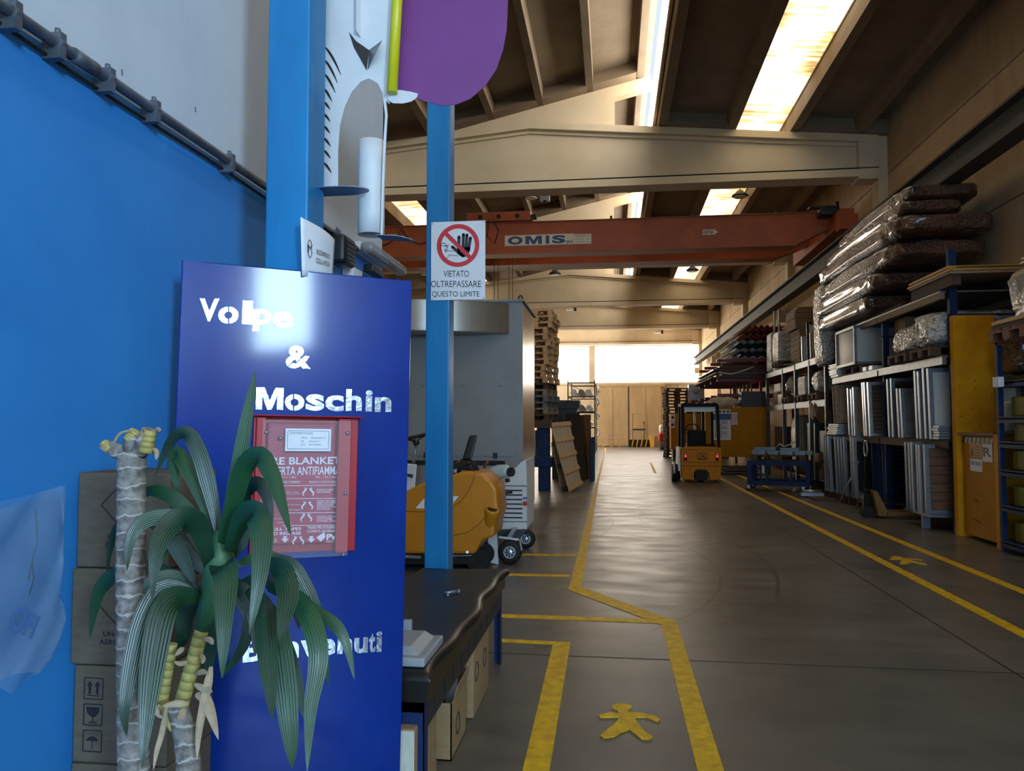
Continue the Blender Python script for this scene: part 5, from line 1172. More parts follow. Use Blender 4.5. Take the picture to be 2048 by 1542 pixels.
# aluminium frames stored like books
M_FRAME = mat('blue_grey_aluminium', '76828f', .42, .5, scale=10, var=.12)
M_FILLW = mat('pale_panel', 'c3c7c4', .5, scale=3, var=.06); M_FILLB = mat('brown_plank_panel', '7d5b43', .7, scale=4, stretch=(1, 9, 9), c2='664733')
M_FILLT = mat('tan_board_panel', 'a89478', .7, scale=4, c2='98846a'); M_FILM2 = mat('clear_stretch_film', '8f9696', .15, var=.15, scale=6, alpha=.55, bump=.5, bscale=25)
M_MESH = mat('dark_mesh_panel', '3b4148', .5, .3, var=.2, scale=30)
GRP = {'w': 'pale filled aluminium frames on the middle shelf'}
def frame(lab, y, z0, h, x0, x1, kind, lean=0, th=.05, grp=None, m=None, bw=.06):
    m = m or M_FRAME
    t = thing('framed_screen', lab, 'frame', ((x0+x1)/2, y, z0), 0, grp); t.rotation_euler = (lean, 0, 0); w = (x1-x0)/2
    b = MB().box(-w, -w+bw, 0, th, 0, h).box(w-bw, w, 0, th, 0, h).box(-w+bw, w-bw, 0, th, 0, bw).box(-w+bw, w-bw, 0, th, h-bw, h); b.build('border', m, t, local=True, bevel=.003)
    b = MB(); y0, y1 = th*.35, th*.65
    if kind in ('white', 'brown', 'tan', 'film'):
        fm = {'white': M_FILLW, 'brown': M_FILLB, 'tan': M_FILLT, 'film': M_FILM2}[kind]
        if kind == 'brown':
            n = 7
            for k in range(n): b.box(-w+bw, w-bw, y0, y1, bw+(h-2*bw)*k/n+.004, bw+(h-2*bw)*(k+1)/n-.004)
            b.box(-w+bw, w-bw, y0-.01, y1+.004, h*.5-.025, h*.5+.025)
        else: b.box(-w+bw, w-bw, y0, y1, bw, h-bw)
        b.build('infill', fm, t, local=True)
    elif kind == 'louvre':
        for k in range(12): z = bw+(h-2*bw)*(k+.5)/12; b.obox((0, th/2, z), (2*(w-bw), .05, .012), (.6, 0, 0))
        b.build('slats', m, t, local=True)
    elif kind == 'mesh':
        for k in range(int((h-2*bw)/.05)): b.box(-w+bw, w-bw, th*.45, th*.55, bw+.02+k*.05, bw+.028+k*.05)
        for k in range(int(2*(w-bw)/.05)): b.box(-w+bw+.02+k*.05, -w+bw+.028+k*.05, th*.45, th*.55, bw, h-bw)
        b.build('wire_mesh', M_MESH, t, local=True)
    return t
rf = random.Random(5)
def row(n, y, dy, z0, h, x0, x1, kinds, lean, where, grp, jit=.02, m=None, th=.075):
    for k in range(n):
        kd = kinds[k % len(kinds)]; word_ = {'white': 'pale-filled', 'brown': 'brown-slatted', 'tan': 'tan-filled', 'film': 'film-wrapped', 'louvre': 'louvred', 'mesh': 'wire mesh', 'open': 'open'}[kd]
        frame('%s metal frame %s, %s in row' % (word_, where, ('first', 'second', 'third', 'fourth', 'fifth', 'sixth', 'seventh')[k]), y+k*dy, z0, h+rf.uniform(-jit, jit), x0+rf.uniform(-jit, jit), x1+rf.uniform(-jit, jit), kd, lean, th, grp, m)
Z1, Z2, Z3 = 1.33, 2.53, 3.47
row(4, 11.95, .17, Z1, 1.04, 4.60, 5.85, ['white', 'open', 'white', 'open', 'white'], -.05, 'on middle shelf beside guard', 'frames on the middle shelf beside the guard')
row(2, 13.05, .12, Z1, .80, 4.62, 5.75, ['film', 'mesh', 'film'], -.08, 'on middle shelf behind pale frames', 'film wrapped frames on the middle shelf')
row(2, 13.55, .16, Z1, 1.0, 4.62, 5.8, ['open', 'open', 'louvre'], -.05, 'on middle shelf at rack centre', 'open frames at the rack centre')
row(3, 14.55, .20, Z1, .98, 4.6, 5.8, ['louvre', 'louvre', 'open', 'white', 'open'], -.08, 'on middle shelf past centre upright', 'louvred frames past the centre upright', m=M_ALU)
row(3, 15.55, .20, Z1, .92, 4.62, 5.8, ['tan', 'open', 'tan', 'open', 'open'], -.06, 'on middle shelf near far upright', 'tan frames near the far upright', m=M_ALU)
row(2, 16.6, .22, Z1+.24, .80, 4.60, 5.7, ['tan', 'tan', 'tan', 'open'], -.10, 'on middle shelf at far end', 'wooden edged frames at the far rack end', m=M_WOODG)
for k in range(6):
    o = MB().box(4.55, 5.6, 16.5, 17.2, 0, .03).build('aluminium_bar', M_ALU); o.location = (rf.uniform(-.02, .02), rf.uniform(-.03, .03), Z1+.002+k*.038)
    tag(o, 'flat aluminium frame lying under the tan frames, %s from the shelf' % ordn[k], 'frame', 'flat frames at the far rack end')
for k in range(5):
    o = MB().box(4.62, 5.8, 11.72, 11.93, 0, .032).build('aluminium_bar', M_FRAME); o.location = (rf.uniform(-.01, .01), 0, Z1+.002+k*.04) if k else (0, 0, Z1+.002)
    tag(o, 'flat blue-grey bar pack lying before the pale frames, %s layer up' % ordn[k], 'frame', 'flat bars before the pale frames')
# floor level
row(6, 11.95, .15, .24, 1.02, 4.52, 5.85, ['brown', 'open', 'open', 'brown', 'open', 'open'], -.03, 'on floor beside yellow guard', 'brown slatted frames on floor by the guard')
o = MB().box(4.60, 4.70, 12.3, 12.38, 0, .235).box(5.6, 5.7, 12.3, 12.38, 0, .235).box(4.55, 5.85, 11.9, 12.9, .20, .238); tag(o.build('support_stand', M_FRAME), 'low metal stand under the brown slatted frames by yellow guard', 'stand')
row(4, 14.45, .16, .16, 1.16, 4.75, 5.85, ['louvre', 'louvre', 'louvre', 'louvre'], -.04, 'on floor behind pallet truck', 'louvred frames on the floor behind pallet truck', m=M_BLUER)
row(2, 15.15, .14, .16, 1.15, 4.50, 5.7, ['open', 'open'], -.06, 'on floor beside the louvred ones', 'grey boxes frames on floor', m=M_ZINC, th=.1)
row(4, 15.72, .18, .16, 1.12, 4.48, 5.7, ['mesh', 'open', 'mesh', 'open'], -.08, 'on floor at rack middle', 'mesh frames on floor at rack middle', m=M_FRAME)
row(4, 16.6, .13, .16, 1.14, 4.45, 5.7, ['mesh', 'mesh', 'open', 'mesh'], -.10, 'on floor at far end', 'mesh frames on floor at far rack end', m=M_FRAME)
for k, (y, lab) in enumerate(((14.75, 'dark pallet under the louvred frames on the floor'), (16.0, 'dark pallet under mesh frames at the rack middle'), (17.0, 'dark pallet under the mesh frames at far rack end'))): pallet(lab, (5.1, y, .012), 0, M_WOODD, 'floor pallets under the rack')
# upper shelf: crate, wrapped load, thin boards
t = thing('metal_crate', 'pale grey metal crate on a pallet on the upper rack shelf', 'crate', (5.1, 15.9, Z2+.15))
b = MB().rbox((5.08, 15.85, Z2+.155+.36), (1.0, 1.15, .70), r=.01, k=1); b.build('crate_box', M_FILLW, t)
b = MB(); x0, x1, y0, y1, z0, z1 = 4.57, 5.59, 15.26, 16.44, Z2+.15, Z2+.87
for x in (x0, x1):
    for y in (y0, y1): b.box(x-.025, x+.025, y-.025, y+.025, z0, z1)
for z in (z0, z1-.03):
    for y in (y0, y1): b.box(x0, x1, y-.025, y+.025, z, z+.05)
    for x in (x0, x1): b.box(x-.025, x+.025, y0, y1, z, z+.05)
b.build('edge_frame', M_ZINC, t)
pallet('wooden pallet under the pale grey crate on the upper shelf', (5.08, 15.85, Z2), math.pi/2, M_WOODD, 'pallets on the upper rack shelf')
for k in range(2): pallet('wooden pallet on upper shelf beside yellow guard, %s' % ('nearest guard' if k == 0 else 'under the silver wrapped load'), (5.15, 12.15+.95*k, Z2), 0, M_WOODD, 'pallets on the upper rack shelf')
M_SWRAP = mat('silver_stretch_wrap', 'b9bcbd', .22, .35, var=.25, scale=9, bump=1.0, bscale=11, bdist=.08, stretch=(1, 1, 1.6))
M_BWRAP = mat('brown_under_film', '54382a', .3, var=.4, scale=2.5, bump=1.0, bscale=13, bdist=.08, stretch=(1.3, 1, 2.0), coat=.8)
def lump(c, s, seed, m, name, lab, cat, grp=None, amp=.12, e1=.35, e2=.35, n=36, rz=0):
    def sp(v, e): return math.copysign(abs(v)**e, v)
    def fn(i, j):
        a = 2*math.pi*i; ph = -math.pi/2+math.pi*j
        p = Vector((s[0]/2*sp(math.cos(a), e1)*sp(math.cos(ph), e2), s[1]/2*sp(math.sin(a), e1)*sp(math.cos(ph), e2), s[2]/2*sp(math.sin(ph), e2)))
        d = NZ.noise(Vector((p.x*3+seed, p.y*3, p.z*5)))*amp*min(s)+NZ.noise(Vector((p.x*7, p.y*11+seed, p.z*9)))*amp*.5*min(s)+abs(NZ.noise(Vector((p.x*14+p.y*6, p.y*17+seed, p.z*20))))*amp*.35*min(s)
        q = p.normalized()*d; r_ = Vector((p.x*math.cos(rz)-p.y*math.sin(rz), p.x*math.sin(rz)+p.y*math.cos(rz), p.z)); q.z *= .5
        return Vector(c)+Vector((0, 0, s[2]/2))+r_+q
    o = MB().grid(fn, n*2, n, closed=True).build(name, m); tag(o, lab, cat, grp); return o
lump((5.2, 12.9, Z2+.15), (1.15, .85, .46), 2.2, M_SWRAP, 'wrapped_load', 'shiny silver film wrapped load on the upper shelf left of guard', 'load', None, .22, .25, .4)
lump((5.15, 12.1, Z2+.15), (1.1, .7, .52), 5.2, M_SWRAP, 'wrapped_load', 'film wrapped load behind top of the yellow guard', 'load', None, .2, .25, .4)
o = MB().rbox((5.35, 13.9, Z2+.026+.40), (.9, .5, .80), r=.01).build('cardboard_box', M_CARD); tag(o, 'brown carton behind the silver wrapped load on upper shelf', 'box')
for k in range(11):
    o = MB().box(4.60, 5.5, 16.62, 17.15, 0, .022).build('white_board', M_WHITEP); o.location = (rf.uniform(-.03, .03), rf.uniform(-.02, .02), Z2+.001+k*.0245); tag(o, 'thin white board stacked at the upper shelf end, %s from bottom' % ordn[k], 'board', 'white boards at the upper shelf end')
for k, y in enumerate((14.6, 14.95)):
    o = MB().box(4.66, 5.7, y, y+.2, Z2+.001, Z2+.08).build('white_board', M_WHITEP); tag(o, 'short pale board under the crate end, %s' % ('nearest the guard' if k == 0 else 'next to crate pallet'), 'board')
# top shelf: long film wrapped bundles and yellow boards
BG = 'long brown film wrapped bundles on the top shelf'
zb = Z3+.06
for k, (xa, xb, ya, yb, h, lab) in enumerate((
    (4.42, 5.2, 14.1, 17.4, .30, 'lowest brown film wrapped bundle, hanging over the rack edge'),
    (4.40, 5.6, 13.6, 17.5, .32, 'second brown film wrapped bundle from the shelf'),
    (4.48, 5.98, 12.9, 17.5, .36, 'third and thickest brown film wrapped bundle'),
    (4.48, 6.0, 12.7, 17.6, .36, 'fourth brown film wrapped bundle with a rounded near end'),
    (4.60, 5.6, 12.9, 17.4, .26, 'fifth brown film wrapped bundle, shorter and pale on the end'),
    (4.75, 5.9, 13.0, 17.0, .28, 'topmost brown film wrapped bundle under the crane rail'))):
    lump(((xa+xb)/2, (ya+yb)/2, zb), (xb-xa, yb-ya, h*1.06), k*3.7, M_BWRAP, 'wrapped_bundle', lab, 'bundle', BG, .26, .2, .45, 52); zb += h*1.03
lump((4.62, 17.55, Z2+.30), (.30, .7, 1.75), 9.1, M_SWRAP, 'film_bundle', 'tall silver film bundle standing at the far end of brown bundles', 'bundle', None, .35)
M_YB = mat('yellow_board_paint', 'b98a2a', .55, scale=4, c2='a5781f')
for k, (x0, x1, y0, y1, z, m) in enumerate(((4.62, 5.95, 11.2, 12.65, 3.62, M_WOODG), (4.62, 6.0, 11.2, 12.75, 3.66, M_YB), (4.75, 6.02, 11.3, 12.7, 3.70, M_IRON), (4.68, 6.02, 11.4, 12.85, 3.735, M_YB), (4.9, 5.9, 11.6, 12.8, 3.77, M_YB))):
    o = MB().box(x0, x1, y0, y1, 0, .033).build('yellow_board' if m == M_YB else 'wooden_board', m); o.location = (0, 0, z); tag(o, '%s board in the pile on top shelf above the guard, %s from bottom' % ('yellow' if m == M_YB else 'grey', ordn[k]), 'board', 'boards on the top shelf above the guard')
for k in range(2): tag(MB().box(4.66+k*.9, 4.78+k*.9, 11.25, 12.7, Z3-.0, 3.618).build('timber_bearer', M_WOODD), 'dark timber bearer under the top shelf boards, %s' % ('aisle side' if k == 0 else 'wall side'), 'timber')
for k in range(2): tag(MB().box(4.75+k*.7, 4.87+k*.7, 13.4, 17.2, Z3+.0, Z3+.09).build('timber_bearer', M_WOODD), 'long dark timber under the brown bundles, %s' % ('aisle side' if k == 0 else 'wall side'), 'timber')
# ---------------------------------------------------------------- yellow guard, signed bin, blue shelving
t = thing('rack_guard', 'tall yellow steel guard plate with rust specks at the rack end', 'guard', (5.0, 11.5, 0))
b = MB().box(4.74, 5.28, 11.44, 11.47, 0, 3.07).box(4.74, 4.77, 11.47, 11.56, 0, 3.07).box(5.25, 5.28, 11.47, 11.56, 0, 3.07); b.build('plate', M_AMBER, t, bevel=.004)
rg = random.Random(8); b = MB()
for k in range(46): x, z = rg.uniform(4.76, 5.24), rg.uniform(.1, 3.0) if k > 18 else rg.uniform(1.4, 2.4); r_ = rg.uniform(.003, .011); b.lathe((x, 11.44, z), [(r_, 0), (r_*.8, .0012)], (0, -1, 0), 7)
b.build('rust_speck', M_RUST, t, kind='stuff')
M_BIN = mat('ochre_bin_paint', 'b87e12', .7, spec=.15, scale=3, c2='a57214')
t = thing('signed_bin', 'ochre steel bin with warning notices and striped edge, right of yellow guard', 'bin', (5.2, 10.85, 0))
bx, ya, yb, zt = 4.80, 10.42, 11.38, 1.40
b = MB().box(bx, 5.9, ya, yb, .05, zt); b.build('body', M_BIN, t, bevel=.005)
b = MB().box(bx-.06, 5.95, ya-.03, yb+.02, zt, zt+.035); b.build('wooden_lid', mat('brown_lid_board', '6a4a2a', .7, scale=4, stretch=(1, 6, 6)), t)
b = MB(); ns = 16
for k in range(ns):
    y0 = yb-(yb-ya)*k/ns; y1 = yb-(yb-ya)*(k+1)/ns
    b.hexa([(bx-.008, y0, zt-.11), (bx-.001, y0, zt-.11), (bx-.001, y1, zt-.11), (bx-.008, y1, zt-.11), (bx-.008, y0-.03, zt-.03), (bx-.001, y0-.03, zt-.03), (bx-.001, y1-.03, zt-.03), (bx-.008, y1-.03, zt-.03)], k % 2)
b.build('striped_edge', [M_INK, mat('pale_tape', 'b9b09a', .6)], t)
def notice(parent, name, y0, y1, z0, z1, m, lines, x=bx, mi=None):
    o = MB().box(x-.006, x-.001, y1, y0, z0, z1).build(name, m, parent); w = MB()
    for s, f, h, bo in lines:
        a = Vector((x-.0075, y0-(y0-y1)*.08, z0+(z1-z0)*f)); w.text(s, a, (0, -(y0-y1)*.84, 0), (0, 0, (z1-z0)*h), 0, bo)
    if not lines:                                # worn notice: flame sign and a few unreadable lines
        for q in range(4): w.bar((x-.0075, y0-(y0-y1)*.45, z1-.04-.04*q), (x-.0075, y1+(y0-y1)*.08, z1-.04-.04*q), .012, .001, up=(1, 0, 0))
        w.add([Vector((x-.0075, y0-(y0-y1)*a, z0+(z1-z0)*e)) for a, e in ((.1, .15), (.36, .15), (.23, .85))], [(0, 1, 2)])
    w.build('printed_text', M_INK, o); return o
notice(t, 'notice', 11.17, 10.84, 1.10, 1.29, mat('orange_notice', 'c08a3c', .6), [])
notice(t, 'notice', 10.81, 10.55, 1.06, 1.30, M_PAPER, [('R', .28, .5, .03)])
notice(t, 'notice', 11.17, 10.84, .92, 1.085, M_PAPER, [('CER 13.01.02', .5, .3, .03)])
b = MB().cyl((bx-.012, 11.1, .55), (bx-.012, 10.95, .54), .006, 6).cyl((bx-.012, 11.1, .28), (bx-.012, 10.9, .26), .006, 6); b.build('scratch_mark', M_RUST, t)
tag(MB().box(4.74, 4.79, 10.28, 10.38, 0, 1.42).build('yellow_batten', M_AMBER), 'narrow yellow upright batten between ochre bin and blue shelving', 'batten')
t = thing('blue_shelving', 'dark blue steel shelving with yellow-green bins at right frame edge', 'shelving', (5.2, 9.3, 0))
for x in (4.72, 5.7):
    for y in (10.15, 8.9): MB().box(x-.03, x+.03, y-.03, y+.03, 0, 2.52).build('upright', M_BLUER, t)
for z in (.12, .55, .98, 1.32, 1.62, 2.05):
    b = MB().box(4.69, 5.73, 8.9, 10.12, z-.015, z).box(4.69, 4.75, 8.9, 10.12, z-.06, z+.02).box(4.72, 5.7, 10.10, 10.16, z-.06, z+.02); b.build('shelf', M_BLUER, t)
M_BINY = mat('yellow_green_plastic', '6e6a1a', .6, spec=.2, scale=6, var=.1)
for k, (z, y) in enumerate(((.13, 9.8), (.56, 9.8), (.99, 9.8), (1.33, 9.75), (1.63, 9.8), (.13, 9.3), (.56, 9.3), (1.63, 9.3))):
    o = MB().rbox((5.0, y, z+.13), (.45, .42, .24), r=.02); tag(o.build('storage_bin', M_BINY), 'yellow-green plastic bin in the blue shelving, %s shelf, %s' % ({.13: 'lowest', .56: 'second', .99: 'third', 1.33: 'fourth', 1.63: 'fifth'}[z], 'near the upright' if y > 9.5 else 'nearer the camera'), 'bin', 'yellow-green bins in the blue shelving')
o = MB().box(4.62, 4.685, 9.96, 10.1, 2.0, 2.12).build('price_card', M_PAPER, t)
pallet('reddish wooden pallet on top of the blue shelving', (5.15, 9.6, 2.53), 0, mat('red_brown_wood', '7a4a30', .7, scale=5, c2='633a24', stretch=(1, 9, 9)), 'pallets on the blue shelving')
tag(MB().box(4.58, 5.6, 9.2, 10.0, 2.68, 2.73).build('wooden_board', M_WOODD), 'dark board lying on the reddish pallet at right edge', 'board')
tag(MB().box(4.56, 5.6, 9.2, 9.95, 2.735, 2.78).build('wooden_board', M_WOOD), 'pale thick board topmost on the reddish pallet at right edge', 'board')
lump((5.08, 9.55, 2.785), (.75, .6, .62), 3.3, mat('cloudy_wrap_film', '9a948a', .3, var=.2, scale=6, bump=.9, bscale=15), 'wrapped_load', 'cloudy film wrapped load at the right frame edge', 'load', None, .2)
for k in range(5): lump((5.10, 9.6, 3.42+k*.06), (.6-.05*k, .5, .065), k, MATS['cloudy_wrap_film'], 'folded_sack', 'folded grey sack on the cloudy wrapped load, %s from bottom' % ordn[k], 'sack', 'folded sacks at the right edge', .1, .4, .5, 14)
lump((5.55, 10.9, 2.2), (.8, .6, .5), 7, M_BWRAP, 'wrapped_load', 'dark wrapped load in the gap right of yellow guard', 'load')
o = MB().box(5.2, 5.95, 10.55, 11.3, 2.1, 2.18).box(5.9, 5.96, 10.55, 10.6, 1.44, 2.1).box(5.9, 5.96, 11.25, 11.3, 1.44, 2.1).box(5.22, 5.27, 10.55, 10.6, 1.44, 2.1).box(5.22, 5.27, 11.25, 11.3, 1.44, 2.1); tag(o.build('small_table', M_IRON), 'dark steel stand on the ochre bin in the gap', 'stand')
lump((5.0, 10.5+.05, 1.44), (.16, .16, .40), 1.4, M_CARDL, 'wrapped_bottle', 'pale wrapped item standing on the ochre bin lid', 'bottle', None, .1, .6, .5, 14)
# ---------------------------------------------------------------- far dark rack
t = thing('storage_rack', 'dark steel storage rack with bright edges beyond the blue one', 'rack', (5.3, 20.7, 0))
ys = (17.75, 19.15, 20.6, 22.05, 24.3)
for y in ys:
    for x in (FX, BX): MB().box(x-.045, x+.045, y-.045, y+.045, 0, 3.06).build('upright', M_IRON, t)
for ya, yb in zip(ys[:-1], ys[1:]):
    for z in (2.09, 3.08):
        for x in (FX, BX): MB().box(x-.03, x+.03, ya+.045, yb-.045, z-.14, z).build('shelf_beam', M_ZINC, t)
for z in (.25, 2.09, 3.08): MB().box(FX, BX, ys[0], ys[-1], z, z+.02).build('deck', M_IRON, t)
Zt, Zm, Zl = 3.105, 2.115, .275
# on its top
for k, (y, w_, h, lab) in enumerate(((23.75, .7, 1.15, 'tall silver wrapped box on the dark rack top, far end'), (22.85, .75, 1.08, 'tall silver wrapped box beside cardboard on the dark rack top'))):
    lump((5.15, y, Zt), (1.0, w_, h), k*2+.4, M_SWRAP, 'wrapped_load', lab, 'load', 'silver wrapped boxes on the dark rack', .03, .12, .12)
tag(MB().rbox((5.5, 22.5, Zt+.85), (.8, .9, 1.68), r=.02).build('cardboard_box', mat('wrapped_brown_carton', '8a6a48', .3, scale=4, coat=.6, bump=.3, bscale=8)), 'tall film covered brown carton behind the silver boxes', 'box')
tag(MB().cyl((4.72, 23.25, Zt), (4.72, 23.25, Zt+1.75), .035, 8).cyl((4.80, 23.0, Zt), (4.80, 23.0, Zt+1.75), .03, 8).box(4.68, 4.84, 22.96, 23.3, Zt, Zt+.02).build('metal_stand', M_ALU), 'pair of thin bright poles standing before the silver boxes', 'pole')
pallet('wooden pallet sticking out under silver boxes on the dark rack top', (5.0, 21.75, Zt), 0, M_WOODD, 'pallets on the dark rack')
src = None
for k in range(30):
    if src is None: o = src = MB().box(-.62, .62, -.5, .5, 0, .041).build('flat_carton', mat('flat_cardboard', '8f7452', .8, scale=3, c2='7d6445'))
    else: o = src.copy(); COL.objects.link(o)
    j = .06 if k > 18 else 0
    o.location = (5.32+rf.uniform(-.015, .015)-j*1.5, 20.65+rf.uniform(-.02, .02)+j, Zt+.001+k*.0455); tag(o, 'flat folded brown carton in the tall pile on dark rack', 'cardboard', 'flat cartons piled on the dark rack'); 
for k, (y, x0, h, m, lab) in enumerate(((19.75, 4.66, .62, M_ALU, 'bright aluminium panel leaning at the dark rack top edge'), (19.55, 4.74, .95, M_IRON, 'dark tall panel behind the bright aluminium one'), (19.0, 4.68, .62, M_STEELG, 'grey sheet metal panel on the dark rack top'), (18.6, 4.64, .66, M_FILLT, 'tan framed panel on the dark rack top beside film'), (18.3, 4.6, .68, M_FILLT, 'tan framed panel nearest the blue rack'))):
    frame(lab, y, Zt, h, x0, 5.8, 'tan' if m == M_FILLT else 'white', -.05, .05, 'panels on the dark rack top', m if m != M_FILLT else M_WOODG)
# middle and lower contents
def stuffbox(lab, c, s, m, name='cardboard_box', cat='box', grp='boxes in the dark rack'): return tag(MB().rbox((c[0], c[1], c[2]+s[2]/2), s, r=.01, k=2).build(name, m), lab, cat, grp)
pallet('pallet on middle shelf of the dark rack, third bay', (5.15, 21.3, Zm), 0, M_WOODD, 'pallets on the dark rack'); pallet('pallet on middle shelf of the dark rack, second bay', (5.15, 19.85, Zm), 0, M_WOODD, 'pallets on the dark rack'); pallet('pallet on middle shelf of the dark rack, nearest bay', (5.15, 18.45, Zm), 0, M_WOODD, 'pallets on the dark rack')
stuffbox('pale film covered box on the second bay pallet of dark rack', (5.15, 19.85, Zm+.146), (1.0, .7, .46), M_SWRAP)
lump((5.0, 21.3, Zm+.146), (.7, .6, .6), 4.4, M_SWRAP, 'wrapped_load', 'round silver film bundle in third bay of dark rack', 'load', None, .2, .8, .8)
lump((5.1, 18.45, Zm+.146), (.9, .7, .5), 6.4, M_SWRAP, 'wrapped_load', 'grey film bundle on nearest middle bay of the dark rack', 'load', None, .2)
for k, (y, s, m) in enumerate(((23.7, (.5, .5, .34), M_CARD), (23.1, (.5, .5, .3), M_FILLW), (22.5, (.5, .5, .36), M_CARD), (23.4, (.5, .9, .25), M_FILLW))): stuffbox('small carton on the far middle bay of dark rack, %s' % ('farthest', 'middle pale', 'nearest', 'pale one on top')[k], (5.05, y, Zm+(.37 if k == 3 else 0)), s, m)
lump((5.0, 21.02, Zl), (.6, .6, 1.5), 1.7, mat('yellowed_film', 'a09070', .3, scale=8, bump=.9, bscale=18), 'wrapped_load', 'tall yellowed film wrapped load low in the dark rack', 'load', None, .1)
stuffbox('dark green box low in the dark rack', (5.2, 18.6, Zl+.62), (.8, .7, .5), mat('dark_green_box', '2a4a44', .5)); stuffbox('brown crate under the dark green box', (5.2, 18.6, Zl), (1.0, .9, .6), M_WOODD)
stuffbox('black crate low in the dark rack, second bay', (5.3, 19.9, Zl), (.9, .9, 1.3), mat('smoky_dark_box', '2a2c2e', .4)); stuffbox('brown crate low in the dark rack, far bay', (5.3, 23.1, Zl), (1.0, 1.5, 1.2), M_WOODD); stuffbox('dark crate low in the dark rack, third bay', (5.5, 21.5, Zl), (.7, .6, .8), M_WOODD)
tag(MB().obox((4.62, 18.75, 1.86), (.02, .34, .34), (.35, 0, 0)).box(4.60, 4.625, 18.7, 18.8, 1.9, 2.0).build('hanging_card', M_CARD), 'tilted brown card hanging on the dark rack near the blue one', 'card')
tag(MB().rbox((4.95, 17.78, .30), (.55, .45, .58), r=.01).build('cardboard_box', mat('dull_brown_box', '6d5742', .8)), 'dull brown carton on floor between trolley and rack', 'box')
tag(MB().rbox((4.95, 17.78, .69), (.62, .5, .18), r=.01).build('grey_case', M_IRON), 'dark case on the dull brown carton behind the trolley', 'case')
# ---------------------------------------------------------------- red rack beyond
M_REDR = mat('dark_red_paint', '7a1614', .45, scale=5, c2='611010')
t = thing('cantilever_rack', 'dark red steel rack of stacked sheets near the end of right wall', 'rack', (4.8, 28, 0))
for y in (26.2, 31.5):
    for x in (4.85, 5.84): MB().box(x-.04, x+.04, y-.06, y+.06, 0, 2.97 if x < 5 else 4.9).build('upright', M_REDR, t)
for z in (2.55, 3.05, 3.70):
    b = MB()
    for y in (26.2, 27.9, 29.7, 31.5): b.box(3.45, 5.78, y-.05, y+.05, z-.10, z)
    b.box(4.8, 4.9, 26.2, 31.5, z-.1, z-.001).box(5.7, 5.8, 26.2, 31.5, z-.1, z); b.build('arm', M_REDR, t)
b = MB()
for k in range(7): b.box(4.55, 4.6, 26.3+k*.75, 26.36+k*.75, 2.57, 3.0)
b.build('slotted_side', M_REDR, t)
for k in range(5):
    x0 = 3.25+.12*(k % 3)+.05*k; o = MB().box(x0, 5.76, 26.1+.1*(k % 2), 31.7, 0, .05).build('stacked_sheet', (M_WOODD, M_REDR, M_IRON, M_WOODG, M_WOODD)[k]); o.location = (0, 0, 3.06+k*.055); tag(o, 'long sheet in the low pile on the dark red rack, %s from bottom' % ordn[k], 'sheet', 'sheets in the low pile on the red rack')
for k in range(4): o = MB().box(3.35+.1*k, 5.76, 26.3, 31.3-.3*k, 0, .045).build('stacked_sheet', (M_IRON, M_WOODD, M_REDR, M_WOODD)[k]); o.location = (0, 0, 3.337+k*.05); tag(o, 'long sheet directly above the low pile on dark red rack, %s up' % ordn[k], 'sheet', 'sheets in the low pile on the red rack')
a = MB().tube([(3.5, 26.05, 3.25), (3.9, 26.0, 3.18), (4.4, 26.0, 3.34), (4.6, 26.02, 3.42)], .02, 8); tag(a.build('loose_strip', M_FILLW), 'pale loose strip hanging from the low sheet pile', 'strip')
def wavy(y0, y1, x0, x1, z, m, lab, tilt):
    b = MB(); n = 24
    b.grid(lambda i, j: Vector((x0+(x1-x0)*i, y0+(y1-y0)*j, z+.045*math.sin(i*n*1.6)+tilt*i)), 60, 1); o = b.build('corrugated_sheet', m, solid=.008); tag(o, lab, 'sheet', 'corrugated sheets on the red rack'); return o
M_TERRA = mat('terracotta_sheet', '8a3b22', .6, scale=4)
for k in range(7): wavy(26.3+.05*k, 30.8, 4.05+.09*(k % 3), 5.7, 3.76+k*.095, M_IRON if k % 3 else M_FILLW, 'grey corrugated sheet in upper pile of red rack, %s from bottom' % ordn[k], 0)
for k in range(4): wavy(26.1+.1*k, 30.5, 4.25+.08*(k % 2)+.06*k, 5.7, 4.47+k*.11, M_TERRA if k != 1 else M_IRON, 'terracotta corrugated sheet topmost in red rack, %s up' % ordn[k], 0)
for k, (x, z) in enumerate(((3.95, 4.45), (4.1, 4.2), (4.0, 3.98), (4.15, 3.8))): tag(MB().obox((x, 26.4, z), (.10, .8, .04), (0, -.8, 0)).build('edge_strip', M_ALU), 'bright folded edge strip at upper pile of red rack, %s from top' % ordn[k] if k else 'bright folded edge strip topmost at upper pile of red rack', 'strip', 'edge strips on the red rack')
# yellow container with posters
t = thing('yellow_container', 'ochre steel container with safety posters behind the blue trolley', 'container', (4.2, 26.6, 0))
c0, c1 = 2.95, 4.92
b = MB().box(c0, c1, 25.3, 26.0, .5, 2.09); b.build('body', M_BIN, t, bevel=.008)
for x in (c0+.1, c1-.1): MB().box(x-.05, x+.05, 25.35, 25.95, 0, .5).build('leg', M_IRON, t)
def nf(parent, name, x0, x1, z0, z1, m, y=25.3): return MB().box(x0, x1, y-.006, y-.001, z0, z1).build(name, m, parent)
def cpx(u, v): return PY(u, v, 25.3)
p0, p1 = cpx(1427, 880), cpx(1461, 819)
o = nf(t, 'poster', p0.x, p1.x, p0.z, p1.z, M_PAPER); w = MB(); W_ = p1.x-p0.x; H_ = p1.z-p0.z
w.box(p0.x, p1.x, 25.29, 25.2938, p0.z+H_*.66, p0.z+H_*.86, 0)
for k in range(4): w.lathe((p0.x+W_*(.16+.23*k), 25.2935, p0.z+H_*.93), [(.045, 0), (.045, .003)], (0, -1, 0), 14, 0)
